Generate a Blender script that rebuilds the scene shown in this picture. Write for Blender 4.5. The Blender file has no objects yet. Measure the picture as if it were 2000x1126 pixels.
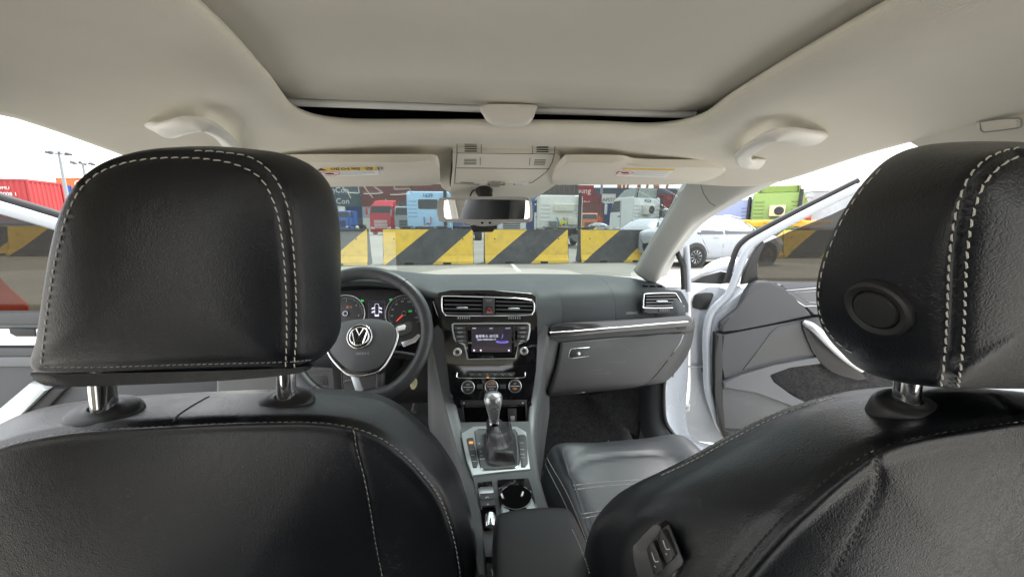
import bpy, bmesh, math, random
import numpy as np
from mathutils import Vector, Matrix
from mathutils.bvhtree import BVHTree

random.seed(7)
rad = math.radians
SC = bpy.context.scene
COL = SC.collection

# ------------------------------------------------------------------ camera
FPX = 735.0
YAW, PITCH, ROLL = rad(6.0), rad(9.65), rad(0.3)
EYE = Vector((-0.05, 0.0, 1.20))
_f = Vector((math.sin(YAW)*math.cos(PITCH), math.cos(YAW)*math.cos(PITCH), -math.sin(PITCH)))
_r0 = Vector((math.cos(YAW), -math.sin(YAW), 0)); _u0 = _r0.cross(_f)
_r = _r0*math.cos(ROLL)+_u0*math.sin(ROLL); _u = -_r0*math.sin(ROLL)+_u0*math.cos(ROLL)
cd = bpy.data.cameras.new('camera'); cam = bpy.data.objects.new('camera', cd); COL.objects.link(cam)
cd.sensor_width = 36.0; cd.lens = FPX*36.0/2000.0; cd.clip_start = 0.02; cd.clip_end = 3000
mw = Matrix.Identity(4)
for i in range(3):
    mw[i][0] = _r[i]; mw[i][1] = _u[i]; mw[i][2] = -_f[i]; mw[i][3] = EYE[i]
cam.matrix_world = mw
SC.camera = cam

# ------------------------------------------------------------------ overcast sky and weak sun
W = bpy.data.worlds.new('World'); SC.world = W; W.use_nodes = True
nt = W.node_tree; nt.nodes.clear()
out = nt.nodes.new('ShaderNodeOutputWorld'); bg = nt.nodes.new('ShaderNodeBackground')
sky = nt.nodes.new('ShaderNodeTexSky'); sky.sky_type = 'NISHITA'; sky.sun_disc = False
SUN_EL, SUN_AZ = rad(62), rad(45)
sky.sun_elevation = SUN_EL; sky.sun_rotation = SUN_AZ
sky.air_density = 1.0; sky.dust_density = 4.0; sky.ozone_density = 1.0
hs = nt.nodes.new('ShaderNodeHueSaturation'); hs.inputs['Saturation'].default_value = 0.10
mx = nt.nodes.new('ShaderNodeMix'); mx.data_type = 'RGBA'; mx.inputs[0].default_value = 0.75
mx.inputs[7].default_value = (9.4, 9.7, 10.1, 1)
nt.links.new(sky.outputs[0], hs.inputs['Color']); nt.links.new(hs.outputs[0], mx.inputs[6])
nt.links.new(mx.outputs[2], bg.inputs[0]); bg.inputs[1].default_value = 0.05
nt.links.new(bg.outputs[0], out.inputs[0])
sl = bpy.data.lights.new('sun', 'SUN'); so = bpy.data.objects.new('sun', sl); COL.objects.link(so)
sl.energy = 1.5; sl.angle = rad(20); sl.color = (1, .985, .96)
so.rotation_euler = Vector((math.sin(SUN_AZ)*math.cos(SUN_EL), math.cos(SUN_AZ)*math.cos(SUN_EL), math.sin(SUN_EL))).to_track_quat('Z', 'Y').to_euler()
so.location = (0, -5, 20)
vs = SC.view_settings
vs.view_transform = 'Standard'; vs.look = 'None'; vs.gamma = 1.0; vs.use_curve_mapping = False
vs.exposure = 2.95
SC.cycles.max_bounces = 12; SC.cycles.diffuse_bounces = 8; SC.cycles.glossy_bounces = 4
SC.cycles.transparent_max_bounces = 16; SC.cycles.transmission_bounces = 6
SC.cycles.caustics_reflective = False; SC.cycles.caustics_refractive = False
SC.cycles.use_denoising = True

# ------------------------------------------------------------------ pixel of the photograph -> point in the place
def ray(px, py):
    return _f + _r*((px-1000.0)/FPX) + _u*((563.0-py)/FPX)
def PY(px, py, y): d = ray(px, py); return EYE + d*((y-EYE.y)/d.y)
def PX(px, py, x): d = ray(px, py); return EYE + d*((x-EYE.x)/d.x)
def PZ(px, py, z): d = ray(px, py); return EYE + d*((z-EYE.z)/d.z)
def PD(px, py, dist): return EYE + ray(px, py)*dist
class Plane:
    """a real plane in the car: origin, in-plane right (u), in-plane up (v), normal towards the cabin (n)"""
    def __init__(s, o, u, v):
        s.o = Vector(o); s.u = Vector(u).normalized(); v = Vector(v)
        s.v = (v - s.u*v.dot(s.u)).normalized(); s.n = s.u.cross(s.v)
        if s.n.dot(EYE-s.o) < 0: s.n = -s.n
    def px(s, x, y, off=0.0):
        d = ray(x, y); t = (s.o+s.n*off-EYE).dot(s.n)/d.dot(s.n); return EYE+d*t
    def uv(s, p): q = p-s.o; return (q.dot(s.u), q.dot(s.v))
    def at(s, a, b, c=0.0): return s.o+s.u*a+s.v*b+s.n*c
# ------------------------------------------------------------------ helpers
def tag(o, label=None, cat=None, group=None, kind=None):
    if label: o['label'] = label
    if cat: o['category'] = cat
    if group: o['group'] = group
    if kind: o['kind'] = kind
    return o
def thing(name, label, cat, loc=(0, 0, 0), rz=0.0, group=None, world=False):
    """Empty at the base of a thing. world=True: its parts are given in world coordinates."""
    o = bpy.data.objects.new(name, None); COL.objects.link(o); o.empty_display_size = .1
    o.location = loc; o.rotation_euler = (0, 0, rz)
    if world: o['w'] = 1
    return tag(o, label, cat, group)
def link(o, parent):
    COL.objects.link(o)
    if parent is not None:
        o.parent = parent
        if parent.type == 'EMPTY' and 'w' in parent.keys():
            o.matrix_parent_inverse = Matrix.Translation(-parent.location)
    return o
def mk(name, verts, faces, mat, parent=None, smooth=True, auto=None, kind=None):
    me = bpy.data.meshes.new(name)
    me.from_pydata([tuple(v) for v in verts], [], [tuple(f) for f in faces]); me.update()
    me.materials.append(mat)
    if smooth: me.polygons.foreach_set('use_smooth', [True]*len(me.polygons))
    o = bpy.data.objects.new(name, me)
    if auto is not None and smooth: me.set_sharp_from_angle(angle=rad(auto))
    link(o, parent)
    if kind: o['kind'] = kind
    return o
def mk_bm(name, bm, mat, parent=None, smooth=True, auto=40, kind=None):
    me = bpy.data.meshes.new(name); bm.to_mesh(me); bm.free(); me.materials.append(mat)
    if smooth:
        me.polygons.foreach_set('use_smooth', [True]*len(me.polygons)); me.set_sharp_from_angle(angle=rad(auto))
    o = bpy.data.objects.new(name, me); link(o, parent)
    if kind: o['kind'] = kind
    return o
def V(*a): return Vector(a)
def crs(P, n, closed=False):
    """Catmull-Rom through points P, n samples per span"""
    P = np.array([tuple(p) for p in P], float); N = len(P); o = []
    spans = N if closed else N-1
    for i in range(spans):
        if closed: a, b, c, d = P[(i-1) % N], P[i], P[(i+1) % N], P[(i+2) % N]
        else:
            b, c = P[i], P[i+1]; a = P[i-1] if i > 0 else 2*b-c; d = P[i+2] if i+2 < N else 2*c-b
        for k in range(n):
            t = k/n
            o.append(.5*((2*b)+(-a+c)*t+(2*a-5*b+4*c-d)*t*t+(-a+3*b-3*c+d)*t**3))
    if not closed: o.append(P[-1])
    return np.array(o)
def grid_spline(G, nr, nc, closed_c=False):
    """G rows x cols x 3 control net -> dense net"""
    A = np.array([[tuple(p) for p in row] for row in G], float)
    B = np.stack([crs(row, nc, closed_c) for row in A])
    return np.stack([crs(B[:, j], nr) for j in range(B.shape[1])], axis=1)
def mk_grid(name, A, mat, parent=None, closed_c=False, kind=None, flip=False, auto=None):
    R, C = A.shape[:2]; f = []
    for i in range(R-1):
        for j in range(C if closed_c else C-1):
            k = (j+1) % C
            q = (i*C+j, i*C+k, (i+1)*C+k, (i+1)*C+j)
            f.append(q[::-1] if flip else q)
    return mk(name, A.reshape(-1, 3), f, mat, parent, kind=kind, auto=auto)
def solid(o, t, off=-1):
    m = o.modifiers.new('s', 'SOLIDIFY'); m.thickness = t; m.offset = off; return o
def bevel(o, w, seg=2):
    m = o.modifiers.new('b', 'BEVEL'); m.width = w; m.segments = seg; m.limit_method = 'ANGLE'; m.angle_limit = rad(35); return o
def tube_vf(pts, r, seg=8, closed=False, up=None, flat=1.0, caps=True):
    """swept ellipse; r number or list; flat = ratio of the second half axis"""
    P = [Vector(p) for p in pts]; n = len(P); vs_, fs = [], []
    rr = r if isinstance(r, (list, tuple, np.ndarray)) else [r]*n
    ref = Vector(up) if up is not None else None; prev = None
    for i in range(n):
        if closed: t = P[(i+1) % n]-P[i-1]
        else: t = P[min(i+1, n-1)]-P[max(i-1, 0)]
        t = t.normalized() if t.length > 1e-9 else Vector((0, 0, 1))
        if ref is not None: a = t.cross(ref)
        else:
            b0 = prev if prev is not None else (Vector((0, 0, 1)) if abs(t.z) < .9 else Vector((1, 0, 0)))
            a = t.cross(b0)
        if a.length < 1e-6: a = t.orthogonal()
        a.normalize(); b = a.cross(t).normalized(); prev = b
        for k in range(seg):
            th = 2*math.pi*k/seg
            vs_.append(P[i]+a*(math.cos(th)*rr[i])+b*(math.sin(th)*rr[i]*flat))
    for i in range(n if closed else n-1):
        j = (i+1) % n
        for k in range(seg):
            l = (k+1) % seg
            fs.append((i*seg+k, i*seg+l, j*seg+l, j*seg+k))
    if caps and not closed:
        fs.append(tuple(range(seg))[::-1]); fs.append(tuple((n-1)*seg+k for k in range(seg)))
    return vs_, fs
def tube(name, pts, r, mat, parent=None, seg=8, closed=False, up=None, flat=1.0, kind=None):
    v, f = tube_vf(pts, r, seg, closed, up, flat); return mk(name, v, f, mat, parent, auto=50, kind=kind)
def box_bm(c, s, bev=0.0, seg=2, M=None):
    bm = bmesh.new(); bmesh.ops.create_cube(bm, size=1.0)
    for v in bm.verts: v.co = Vector((v.co.x*s[0], v.co.y*s[1], v.co.z*s[2]))
    if bev > 0: bmesh.ops.bevel(bm, geom=list(bm.edges), offset=min(bev, min(s)*.49), segments=seg, affect='EDGES', profile=.5)
    for v in bm.verts: v.co = (M @ v.co if M else v.co)+Vector(c)
    return bm
def box(name, c, s, mat, parent=None, bev=0.0, seg=2, M=None, kind=None):
    return mk_bm(name, box_bm(c, s, bev, seg, M), mat, parent, kind=kind)
def join_bm(L):
    bm = bmesh.new()
    for b in L:
        me = bpy.data.meshes.new('t'); b.to_mesh(me); b.free(); bm.from_mesh(me); bpy.data.meshes.remove(me)
    return bm
def plate(name, pts, d, mat, parent=None, bev=0.0, seg=2, smooth_n=0, kind=None, taper=0.0):
    """closed planar outline pts (Vectors) extruded by vector d (towards the viewer); bev rounds the front rim"""
    if smooth_n: pts = [Vector(p) for p in crs(pts, smooth_n, True)]
    pts = [Vector(p) for p in pts]; d = Vector(d)
    nrm = Vector((0, 0, 0)); n = len(pts)
    for i in range(n): nrm += pts[i].cross(pts[(i+1) % n])
    if nrm.dot(d) < 0: pts = pts[::-1]
    c = sum(pts, Vector())/n
    bm = bmesh.new()
    lo = [bm.verts.new(p) for p in pts]; hi = [bm.verts.new(p+d+(c-p)*taper) for p in pts]
    bm.faces.new(lo[::-1]); top = bm.faces.new(hi)
    for i in range(n): bm.faces.new((lo[i], lo[(i+1) % n], hi[(i+1) % n], hi[i]))
    if bev > 0:
        bmesh.ops.bevel(bm, geom=list(top.edges), offset=bev, segments=seg, affect='EDGES', profile=.5, clamp_overlap=True)
    return mk_bm(name, bm, mat, parent, kind=kind, auto=35)
def rrect(cx, cy, w, h, r, n=5):
    """rounded rectangle, list of 2-D points"""
    o = []
    for (sx, sy, a0) in ((1, 1, 0), (-1, 1, 90), (-1, -1, 180), (1, -1, 270)):
        for k in range(n+1):
            a = rad(a0+90*k/n); o.append((cx+sx*(w/2-r)+r*math.cos(a), cy+sy*(h/2-r)+r*math.sin(a)))
    return o
def lathe(name, prof, c, axis, mat, parent=None, seg=24, kind=None):
    """prof: list of (radius, height along axis)"""
    ax = Vector(axis).normalized(); a = ax.orthogonal().normalized(); b = ax.cross(a); v = []; f = []; c = Vector(c)
    for (r, h) in prof:
        for k in range(seg):
            t = 2*math.pi*k/seg; v.append(c+ax*h+a*(r*math.cos(t))+b*(r*math.sin(t)))
    for i in range(len(prof)-1):
        for k in range(seg):
            l = (k+1) % seg; f.append((i*seg+k, i*seg+l, (i+1)*seg+l, (i+1)*seg+k))
    f.append(tuple(range(seg))[::-1]); f.append(tuple((len(prof)-1)*seg+k for k in range(seg)))
    return mk(name, v, f, mat, parent, auto=35, kind=kind)
def text(name, s, size, o, u, v, mat, parent=None, ext=0.0002, align='CENTER', kind=None, sx=1.0, shear=0.0):
    cu = bpy.data.curves.new(name, 'FONT'); cu.body = s; cu.size = size; cu.align_x = align; cu.align_y = 'CENTER'
    cu.extrude = ext; cu.resolution_u = 2; cu.shear = shear
    t = bpy.data.objects.new(name, cu); COL.objects.link(t)
    bpy.context.view_layer.update()
    me = bpy.data.meshes.new_from_object(t.evaluated_get(bpy.context.evaluated_depsgraph_get()))
    bpy.data.objects.remove(t); bpy.data.curves.remove(cu)
    u = Vector(u).normalized(); v = Vector(v).normalized(); n = u.cross(v); o = Vector(o)
    for q in me.vertices: q.co = o+u*(q.co.x*sx)+v*q.co.y+n*q.co.z
    me.materials.clear(); me.materials.append(mat)
    ob = bpy.data.objects.new(name, me); link(ob, parent)
    if kind: ob['kind'] = kind
    return ob
def bvh(o):
    me = o.data; return BVHTree.FromPolygons([v.co for v in me.vertices], [tuple(p.vertices) for p in me.polygons])
def hit(tree, px, py):
    d = ray(px, py).normalized(); loc, n, i, t = tree.ray_cast(EYE, d)
    if loc is None: return None
    if n.dot(d) > 0: n = -n
    return loc, n
def surf_path(tree, pix, n=24):
    """dense path of (point, normal) where the pixel path meets the surface"""
    o = []
    for q in crs([(a, b, 0) for a, b in pix], n):
        h = hit(tree, q[0], q[1])
        if h: o.append(h)
    return o
def resample(path, step):
    pts = [p for p, n in path]; L = [0.0]
    for i in range(1, len(pts)): L.append(L[-1]+(pts[i]-pts[i-1]).length)
    o = []; s = 0.0; i = 0
    while s < L[-1]:
        while i < len(L)-2 and L[i+1] < s: i += 1
        t = (s-L[i])/max(1e-9, L[i+1]-L[i]); o.append((pts[i].lerp(pts[i+1], t), path[i][1].lerp(path[i+1][1], t).normalized(), (pts[i+1]-pts[i]).normalized())); s += step
    return o
def stitches(name, path, mat, parent, step=.0098, ln=.0072, r=.0008, lift=.0004, slant=0.12):
    v, f = [], []
    for (p, n, t) in resample(path, step):
        b = n.cross(t).normalized(); t2 = (t+b*slant).normalized(); b = n.cross(t2).normalized()
        jl = ln*random.uniform(.85, 1.08)
        for (s, w) in ((-.5, .45), (-.32, 1), (.32, 1), (.5, .45)):
            c = p+t2*(s*jl)+n*(lift if abs(s) < .4 else -lift)
            i0 = len(v)
            for k in range(5):
                a = 2*math.pi*k/5; v.append(c+b*(math.cos(a)*r*w)+n*(math.sin(a)*r*w*.8))
            if s > -.5:
                for k in range(5):
                    l = (k+1) % 5; f.append((i0-5+k, i0-5+l, i0+l, i0+k))
    return mk(name, v, f, mat, parent, kind='stuff')
def pinch(o, paths, depth=.003, width=.004):
    """press seams into a mesh along 3-D paths"""
    me = o.data; n = len(me.vertices); co = np.empty(n*3); me.vertices.foreach_get('co', co); co = co.reshape(-1, 3)
    no = np.empty(n*3); me.vertex_normals.foreach_get('vector', no); no = no.reshape(-1, 3)
    q0 = np.array([tuple(p) for p, _ in paths[0]]); m0 = np.array([tuple(k) for _, k in paths[0]])
    k0 = len(q0)//2; near = np.argsort(np.linalg.norm(co-q0[k0], axis=1))[:12]
    no = no*np.sign((no[near] @ m0[k0]).mean())
    disp = np.zeros(n)
    for path in paths:
        q = np.array([tuple(p) for p, _ in path]); dmin = np.full(n, 9.)
        for s in range(0, len(q), 40):
            d = np.linalg.norm(co[:, None]-q[None, s:s+40], axis=2).min(1); dmin = np.minimum(dmin, d)
        disp = np.maximum(disp, depth*np.exp(-(dmin/width)**2)-depth*.35*np.exp(-((dmin-2.4*width)/(1.3*width))**2))
    co -= no*disp[:, None]
    me.vertices.foreach_set('co', co.reshape(-1)); me.update()
def cushion(name, outline, n, th, mat, parent, bb=.02, bf=.02, side=.03, N=10, front=None, edge=.012, flat=2.2, shift=(0, 0, 0)):
    """pillow: closed outline in the plane facing n (towards the camera), thickness th away from n"""
    O = crs(outline, N, True); n = np.array(tuple(Vector(n).normalized())); c = O.mean(0); rings = []
    Fr = crs(front, N, True) if front is not None else O+np.array(shift); cf = Fr.mean(0)
    for s in (0.0, .12, .25, .38, .5, .62, .73, .82, .89, .94, .975): rings.append(c+(O-c)*s+n*bb*(1-s**flat))
    rings.append(O)
    for t in (.04, .12, .25, .4, .55, .7, .83, .93):
        Q = O*(1-t)+Fr*t; cc = Q.mean(0); rings.append(cc+(Q-cc)*(1+side*math.sin(math.pi*t)**.7)-n*th*t)
    for s in (1.0, .97, .92, .84, .7, .5, .3, .12, 0.0): rings.append(cf+(Fr-cf)*s-n*(th+bf*(1-s**flat)))
    return mk_grid(name, np.array(rings), mat, parent, closed_c=True)
def copy_tree(o, parent=None):
    c = o.copy(); COL.objects.link(c); c.parent = parent
    for ch in list(o.children): copy_tree(ch, c)
    return c
# ------------------------------------------------------------------ materials
def _n(nt, t, **k):
    n = nt.nodes.new(t)
    for a, b in k.items(): setattr(n, a, b)
    return n
def mat(name, col, rough=.5, metal=0.0, spec=.5, var=.08, vs_=6.0, bump=0.0, bs=300.0, kind='noise', coat=0.0, rv=.06, dirt=None, ds=3.0, da=.5, dist=.001, croug=.05, specks=0.0, rnd=False):
    m = bpy.data.materials.new(name); m.use_nodes = True; nt = m.node_tree; b = nt.nodes['Principled BSDF']
    b.inputs['Roughness'].default_value = rough; b.inputs['Metallic'].default_value = metal
    b.inputs['Specular IOR Level'].default_value = spec
    if coat: b.inputs['Coat Weight'].default_value = coat; b.inputs['Coat Roughness'].default_value = croug
    tc = _n(nt, 'ShaderNodeTexCoord'); L = nt.links.new
    if rnd:
        oi = _n(nt, 'ShaderNodeObjectInfo'); sc_ = _n(nt, 'ShaderNodeVectorMath', operation='MULTIPLY_ADD'); sc_.inputs[1].default_value = (1, 1, 1)
        cx_ = _n(nt, 'ShaderNodeMath', operation='MULTIPLY'); cx_.inputs[1].default_value = 60; L(oi.outputs['Random'], cx_.inputs[0])
        L(tc.outputs['Object'], sc_.inputs[0]); L(cx_.outputs[0], sc_.inputs[2]); OBJ = sc_.outputs[0]
    else: OBJ = tc.outputs['Object']
    nz = _n(nt, 'ShaderNodeTexNoise'); nz.inputs['Scale'].default_value = vs_; nz.inputs['Detail'].default_value = 5
    L(OBJ, nz.inputs['Vector'])
    r1 = _n(nt, 'ShaderNodeMapRange'); r1.inputs[1].default_value = .3; r1.inputs[2].default_value = .7
    r1.inputs[3].default_value = 1-var; r1.inputs[4].default_value = 1+var; L(nz.outputs[0], r1.inputs[0])
    mu = _n(nt, 'ShaderNodeVectorMath', operation='SCALE'); mu.inputs[0].default_value = col[:3]; L(r1.outputs[0], mu.inputs['Scale'])
    colout = mu.outputs[0]
    if dirt is not None:
        n2 = _n(nt, 'ShaderNodeTexNoise'); n2.inputs['Scale'].default_value = ds; n2.inputs['Detail'].default_value = 8; n2.inputs['Roughness'].default_value = .65
        L(OBJ, n2.inputs['Vector'])
        r2 = _n(nt, 'ShaderNodeMapRange'); r2.inputs[1].default_value = .48; r2.inputs[2].default_value = .75; r2.inputs[3].default_value = 0; r2.inputs[4].default_value = da; L(n2.outputs[0], r2.inputs[0])
        mm = _n(nt, 'ShaderNodeMix', data_type='RGBA'); L(r2.outputs[0], mm.inputs[0]); L(colout, mm.inputs[6]); mm.inputs[7].default_value = (*dirt, 1)
        colout = mm.outputs[2]
    if specks > 0:
        s1 = _n(nt, 'ShaderNodeTexNoise'); s1.inputs['Scale'].default_value = 320; s1.inputs['Detail'].default_value = 3; L(tc.outputs['Object'], s1.inputs['Vector'])
        s2 = _n(nt, 'ShaderNodeTexNoise'); s2.inputs['Scale'].default_value = 9; s2.inputs['Detail'].default_value = 3; L(tc.outputs['Object'], s2.inputs['Vector'])
        m1 = _n(nt, 'ShaderNodeMath', operation='MULTIPLY'); L(s1.outputs[0], m1.inputs[0]); L(s2.outputs[0], m1.inputs[1])
        r5 = _n(nt, 'ShaderNodeMapRange'); r5.inputs[1].default_value = .405; r5.inputs[2].default_value = .45; r5.inputs[3].default_value = 0; r5.inputs[4].default_value = specks; L(m1.outputs[0], r5.inputs[0])
        m5 = _n(nt, 'ShaderNodeMix', data_type='RGBA'); L(r5.outputs[0], m5.inputs[0]); L(colout, m5.inputs[6]); m5.inputs[7].default_value = (.16, .155, .145, 1); colout = m5.outputs[2]
    L(colout, b.inputs['Base Color'])
    r3 = _n(nt, 'ShaderNodeMapRange'); r3.inputs[1].default_value = .3; r3.inputs[2].default_value = .7
    r3.inputs[3].default_value = max(.01, rough-rv); r3.inputs[4].default_value = min(1, rough+rv); L(nz.outputs[0], r3.inputs[0]); L(r3.outputs[0], b.inputs['Roughness'])
    if bump > 0:
        bp = _n(nt, 'ShaderNodeBump'); bp.inputs['Strength'].default_value = bump; bp.inputs['Distance'].default_value = dist
        if kind == 'leather':
            nz2 = _n(nt, 'ShaderNodeTexNoise'); nz2.inputs['Scale'].default_value = bs*.35; nz2.inputs['Detail'].default_value = 2; L(tc.outputs['Object'], nz2.inputs['Vector'])
            va = _n(nt, 'ShaderNodeVectorMath', operation='SCALE'); va.inputs['Scale'].default_value = .010; L(nz2.outputs['Color'], va.inputs[0])
            vb = _n(nt, 'ShaderNodeVectorMath', operation='ADD'); L(tc.outputs['Object'], vb.inputs[0]); L(va.outputs[0], vb.inputs[1])
            vo = _n(nt, 'ShaderNodeTexVoronoi', feature='DISTANCE_TO_EDGE'); vo.inputs['Scale'].default_value = bs; L(vb.outputs[0], vo.inputs['Vector'])
            rr = _n(nt, 'ShaderNodeMapRange'); rr.inputs[1].default_value = 0; rr.inputs[2].default_value = .28; L(vo.outputs[0], rr.inputs[0])
            nz3 = _n(nt, 'ShaderNodeTexNoise'); nz3.inputs['Scale'].default_value = 55; nz3.inputs['Detail'].default_value = 3; L(tc.outputs['Object'], nz3.inputs['Vector'])
            ad = _n(nt, 'ShaderNodeMath', operation='MULTIPLY_ADD'); ad.inputs[1].default_value = .35; L(nz3.outputs[0], ad.inputs[0]); L(rr.outputs[0], ad.inputs[2])
            L(ad.outputs[0], bp.inputs['Height'])
        elif kind == 'weave':
            w1 = _n(nt, 'ShaderNodeTexWave', wave_type='BANDS', bands_direction='X'); w2 = _n(nt, 'ShaderNodeTexWave', wave_type='BANDS', bands_direction='Y')
            ad = _n(nt, 'ShaderNodeMath', operation='ADD')
            for w in (w1, w2):
                w.inputs['Scale'].default_value = bs; w.inputs['Distortion'].default_value = .6; L(tc.outputs['Object'], w.inputs['Vector'])
            L(w1.outputs['Fac'], ad.inputs[0]); L(w2.outputs['Fac'], ad.inputs[1]); L(ad.outputs[0], bp.inputs['Height'])
        elif kind == 'voronoi':
            vo = _n(nt, 'ShaderNodeTexVoronoi'); vo.inputs['Scale'].default_value = bs; L(tc.outputs['Object'], vo.inputs['Vector']); L(vo.outputs[0], bp.inputs['Height'])
        else:
            nb = _n(nt, 'ShaderNodeTexNoise'); nb.inputs['Scale'].default_value = bs; nb.inputs['Detail'].default_value = 4; L(tc.outputs['Object'], nb.inputs['Vector']); L(nb.outputs[0], bp.inputs['Height'])
        L(bp.outputs[0], b.inputs['Normal'])
    return m
def emis(name, col, s=1.0, base=(.02, .02, .02)):
    m = bpy.data.materials.new(name); m.use_nodes = True; b = m.node_tree.nodes['Principled BSDF']
    b.inputs['Base Color'].default_value = (*base, 1); b.inputs['Roughness'].default_value = .2
    b.inputs['Emission Color'].default_value = (*col, 1); b.inputs['Emission Strength'].default_value = s
    return m
def glass(name, tint, refl=1.0, rough=0.0, ior=1.5):
    """thin automotive glass: tinted clear film plus mirror reflection by Fresnel"""
    m = bpy.data.materials.new(name); m.use_nodes = True; nt = m.node_tree; nt.nodes.clear(); L = nt.links.new
    o = _n(nt, 'ShaderNodeOutputMaterial'); mix = _n(nt, 'ShaderNodeMixShader'); t = _n(nt, 'ShaderNodeBsdfTransparent'); g = _n(nt, 'ShaderNodeBsdfGlossy')
    fr = _n(nt, 'ShaderNodeFresnel'); fr.inputs[0].default_value = ior; t.inputs[0].default_value = (*tint, 1); g.inputs['Roughness'].default_value = rough
    g.inputs[0].default_value = (1, 1, 1, 1)
    ma = _n(nt, 'ShaderNodeMath', operation='MULTIPLY'); ma.inputs[1].default_value = refl; L(fr.outputs[0], ma.inputs[0])
    L(ma.outputs[0], mix.inputs[0]); L(t.outputs[0], mix.inputs[1]); L(g.outputs[0], mix.inputs[2]); L(mix.outputs[0], o.inputs[0])
    return m
LEATHER = mat('black_leather', (.0060, .0068, .0090), .35, spec=.42, specks=.14, var=.25, vs_=9, bump=.15, bs=360, kind='leather', rv=.07, dirt=(.035, .035, .036), ds=5, da=.12, dist=.0011)
LEATHER_FINE = mat('fine_black_leather', (.016, .016, .0175), .42, var=.2, bump=.25, bs=900, kind='leather', rv=.05, dist=.0005)
CUSHION = mat('cushion_leather', (.032, .035, .040), .42, var=.15, bump=.2, bs=800, kind='leather', rv=.05, dist=.0005)
BLACKPL = mat('black_plastic', (.017, .017, .018), .45, bump=.15, bs=1800, rv=.05, dist=.0004)
GLOSSBLK = mat('gloss_black', (.006, .006, .007), .06, var=.1, rv=.02, coat=.6, bump=.02, bs=30, dist=.002)
SHADEBLK = mat('shade_black', (.002, .002, .002), .9, spec=.05)  # near-black stands in for shade in recesses and gaps; also mirror buttons
DASH = mat('dash_grey', (.040, .046, .049), .62, spec=.35, var=.05, bump=.35, bs=1100, kind='voronoi', rv=.05, dist=.0005, dirt=(.08, .083, .084), ds=4, da=.15)
DASHLOW = mat('dash_lower_grey', (.052, .052, .052), .6, var=.06, bump=.35, bs=1100, kind='voronoi', rv=.05, dist=.0005, dirt=(.12, .117, .11), ds=7, da=.18)
RAILGREY = mat('console_grey', (.075, .08, .083), .5, bump=.2, bs=1200, rv=.05, dist=.0004)
DOORGREY = mat('door_panel_grey', (.060, .062, .065), .6, bump=.3, bs=1100, kind='voronoi', rv=.05, dist=.0005)
DOORLIGHT = mat('door_panel_light_grey', (.115, .119, .126), .5, bump=.25, bs=1100, kind='voronoi', rv=.05, dist=.0005)
DOORCLOTH = mat('door_insert', (.08, .08, .079), .75, bump=.4, bs=900, rv=.05, dist=.0006)
HEADLINER = mat('roof_fabric', (.78, .745, .655), .95, spec=.1, var=.035, vs_=3, bump=.5, bs=260, kind='weave', rv=.02, dist=.0004, dirt=(.63, .585, .51), ds=2.6, da=.38)
SHADE = mat('sunroof_fabric', (.77, .735, .645), .95, spec=.1, var=.04, vs_=2, bump=.4, bs=300, kind='weave', rv=.02, dist=.0003, dirt=(.64, .60, .53), ds=1.9, da=.34)
BEIGEPL = mat('beige_plastic', (.75, .715, .635), .5, var=.03, bump=.2, bs=1300, rv=.04, dist=.0003)
BEIGEPL2 = mat('beige_plastic_smooth', (.78, .755, .70), .38, var=.02, rv=.04)
VISORF = mat('visor_fabric', (.72, .68, .60), .85, var=.03, bump=.25, bs=1000, rv=.03, dist=.0003)
CHROME = mat('chrome', (.82, .82, .82), .07, metal=1.0, var=.02, rv=.02)
SATIN = mat('satin_silver', (.62, .63, .65), .28, metal=.9, var=.03, rv=.05)
ALU = mat('silver_trim', (.50, .54, .55), .36, metal=.6, var=.03, rv=.05)
WHITEPAINT = mat('white_car_paint', (.36, .385, .42), .28, var=.02, rv=.05, coat=.5, dirt=(.28, .28, .27), ds=1.2, da=.10)
RUBBER = mat('rubber', (.014, .014, .014), .6, bump=.1, bs=500)
CARPET = mat('carpet', (.042, .042, .043), .98, spec=.1, var=.35, vs_=120, bump=1.0, bs=900, dist=.003, dirt=(.11, .107, .10), ds=40, da=.35)
THREAD = mat('white_thread', (.56, .54, .49), .7, var=.12, vs_=90)
THREADG = mat('grey_thread', (.34, .33, .31), .7, var=.2, vs_=90)
THREADB = mat('black_thread', (.012, .012, .013), .6)
STEEL = mat('steel', (.45, .45, .45), .35, metal=.9, rv=.08)
MARKW = mat('white_print', (.62, .63, .64), .5)
MARKG = mat('grey_print', (.30, .31, .32), .5)
MARKD = mat('dark_print', (.03, .03, .03), .6)
YELLOWP = mat('yellow_label', (.80, .52, .06), .5)
PAPER = mat('paper', (.86, .86, .85), .6, var=.03)
REDP = mat('red_print', (.60, .05, .05), .4)
WINDSHIELD = glass('windshield_glass', (.335, .38, .37), 1.0)  # tint added to dim the bright yard against the cabin exposure
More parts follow.
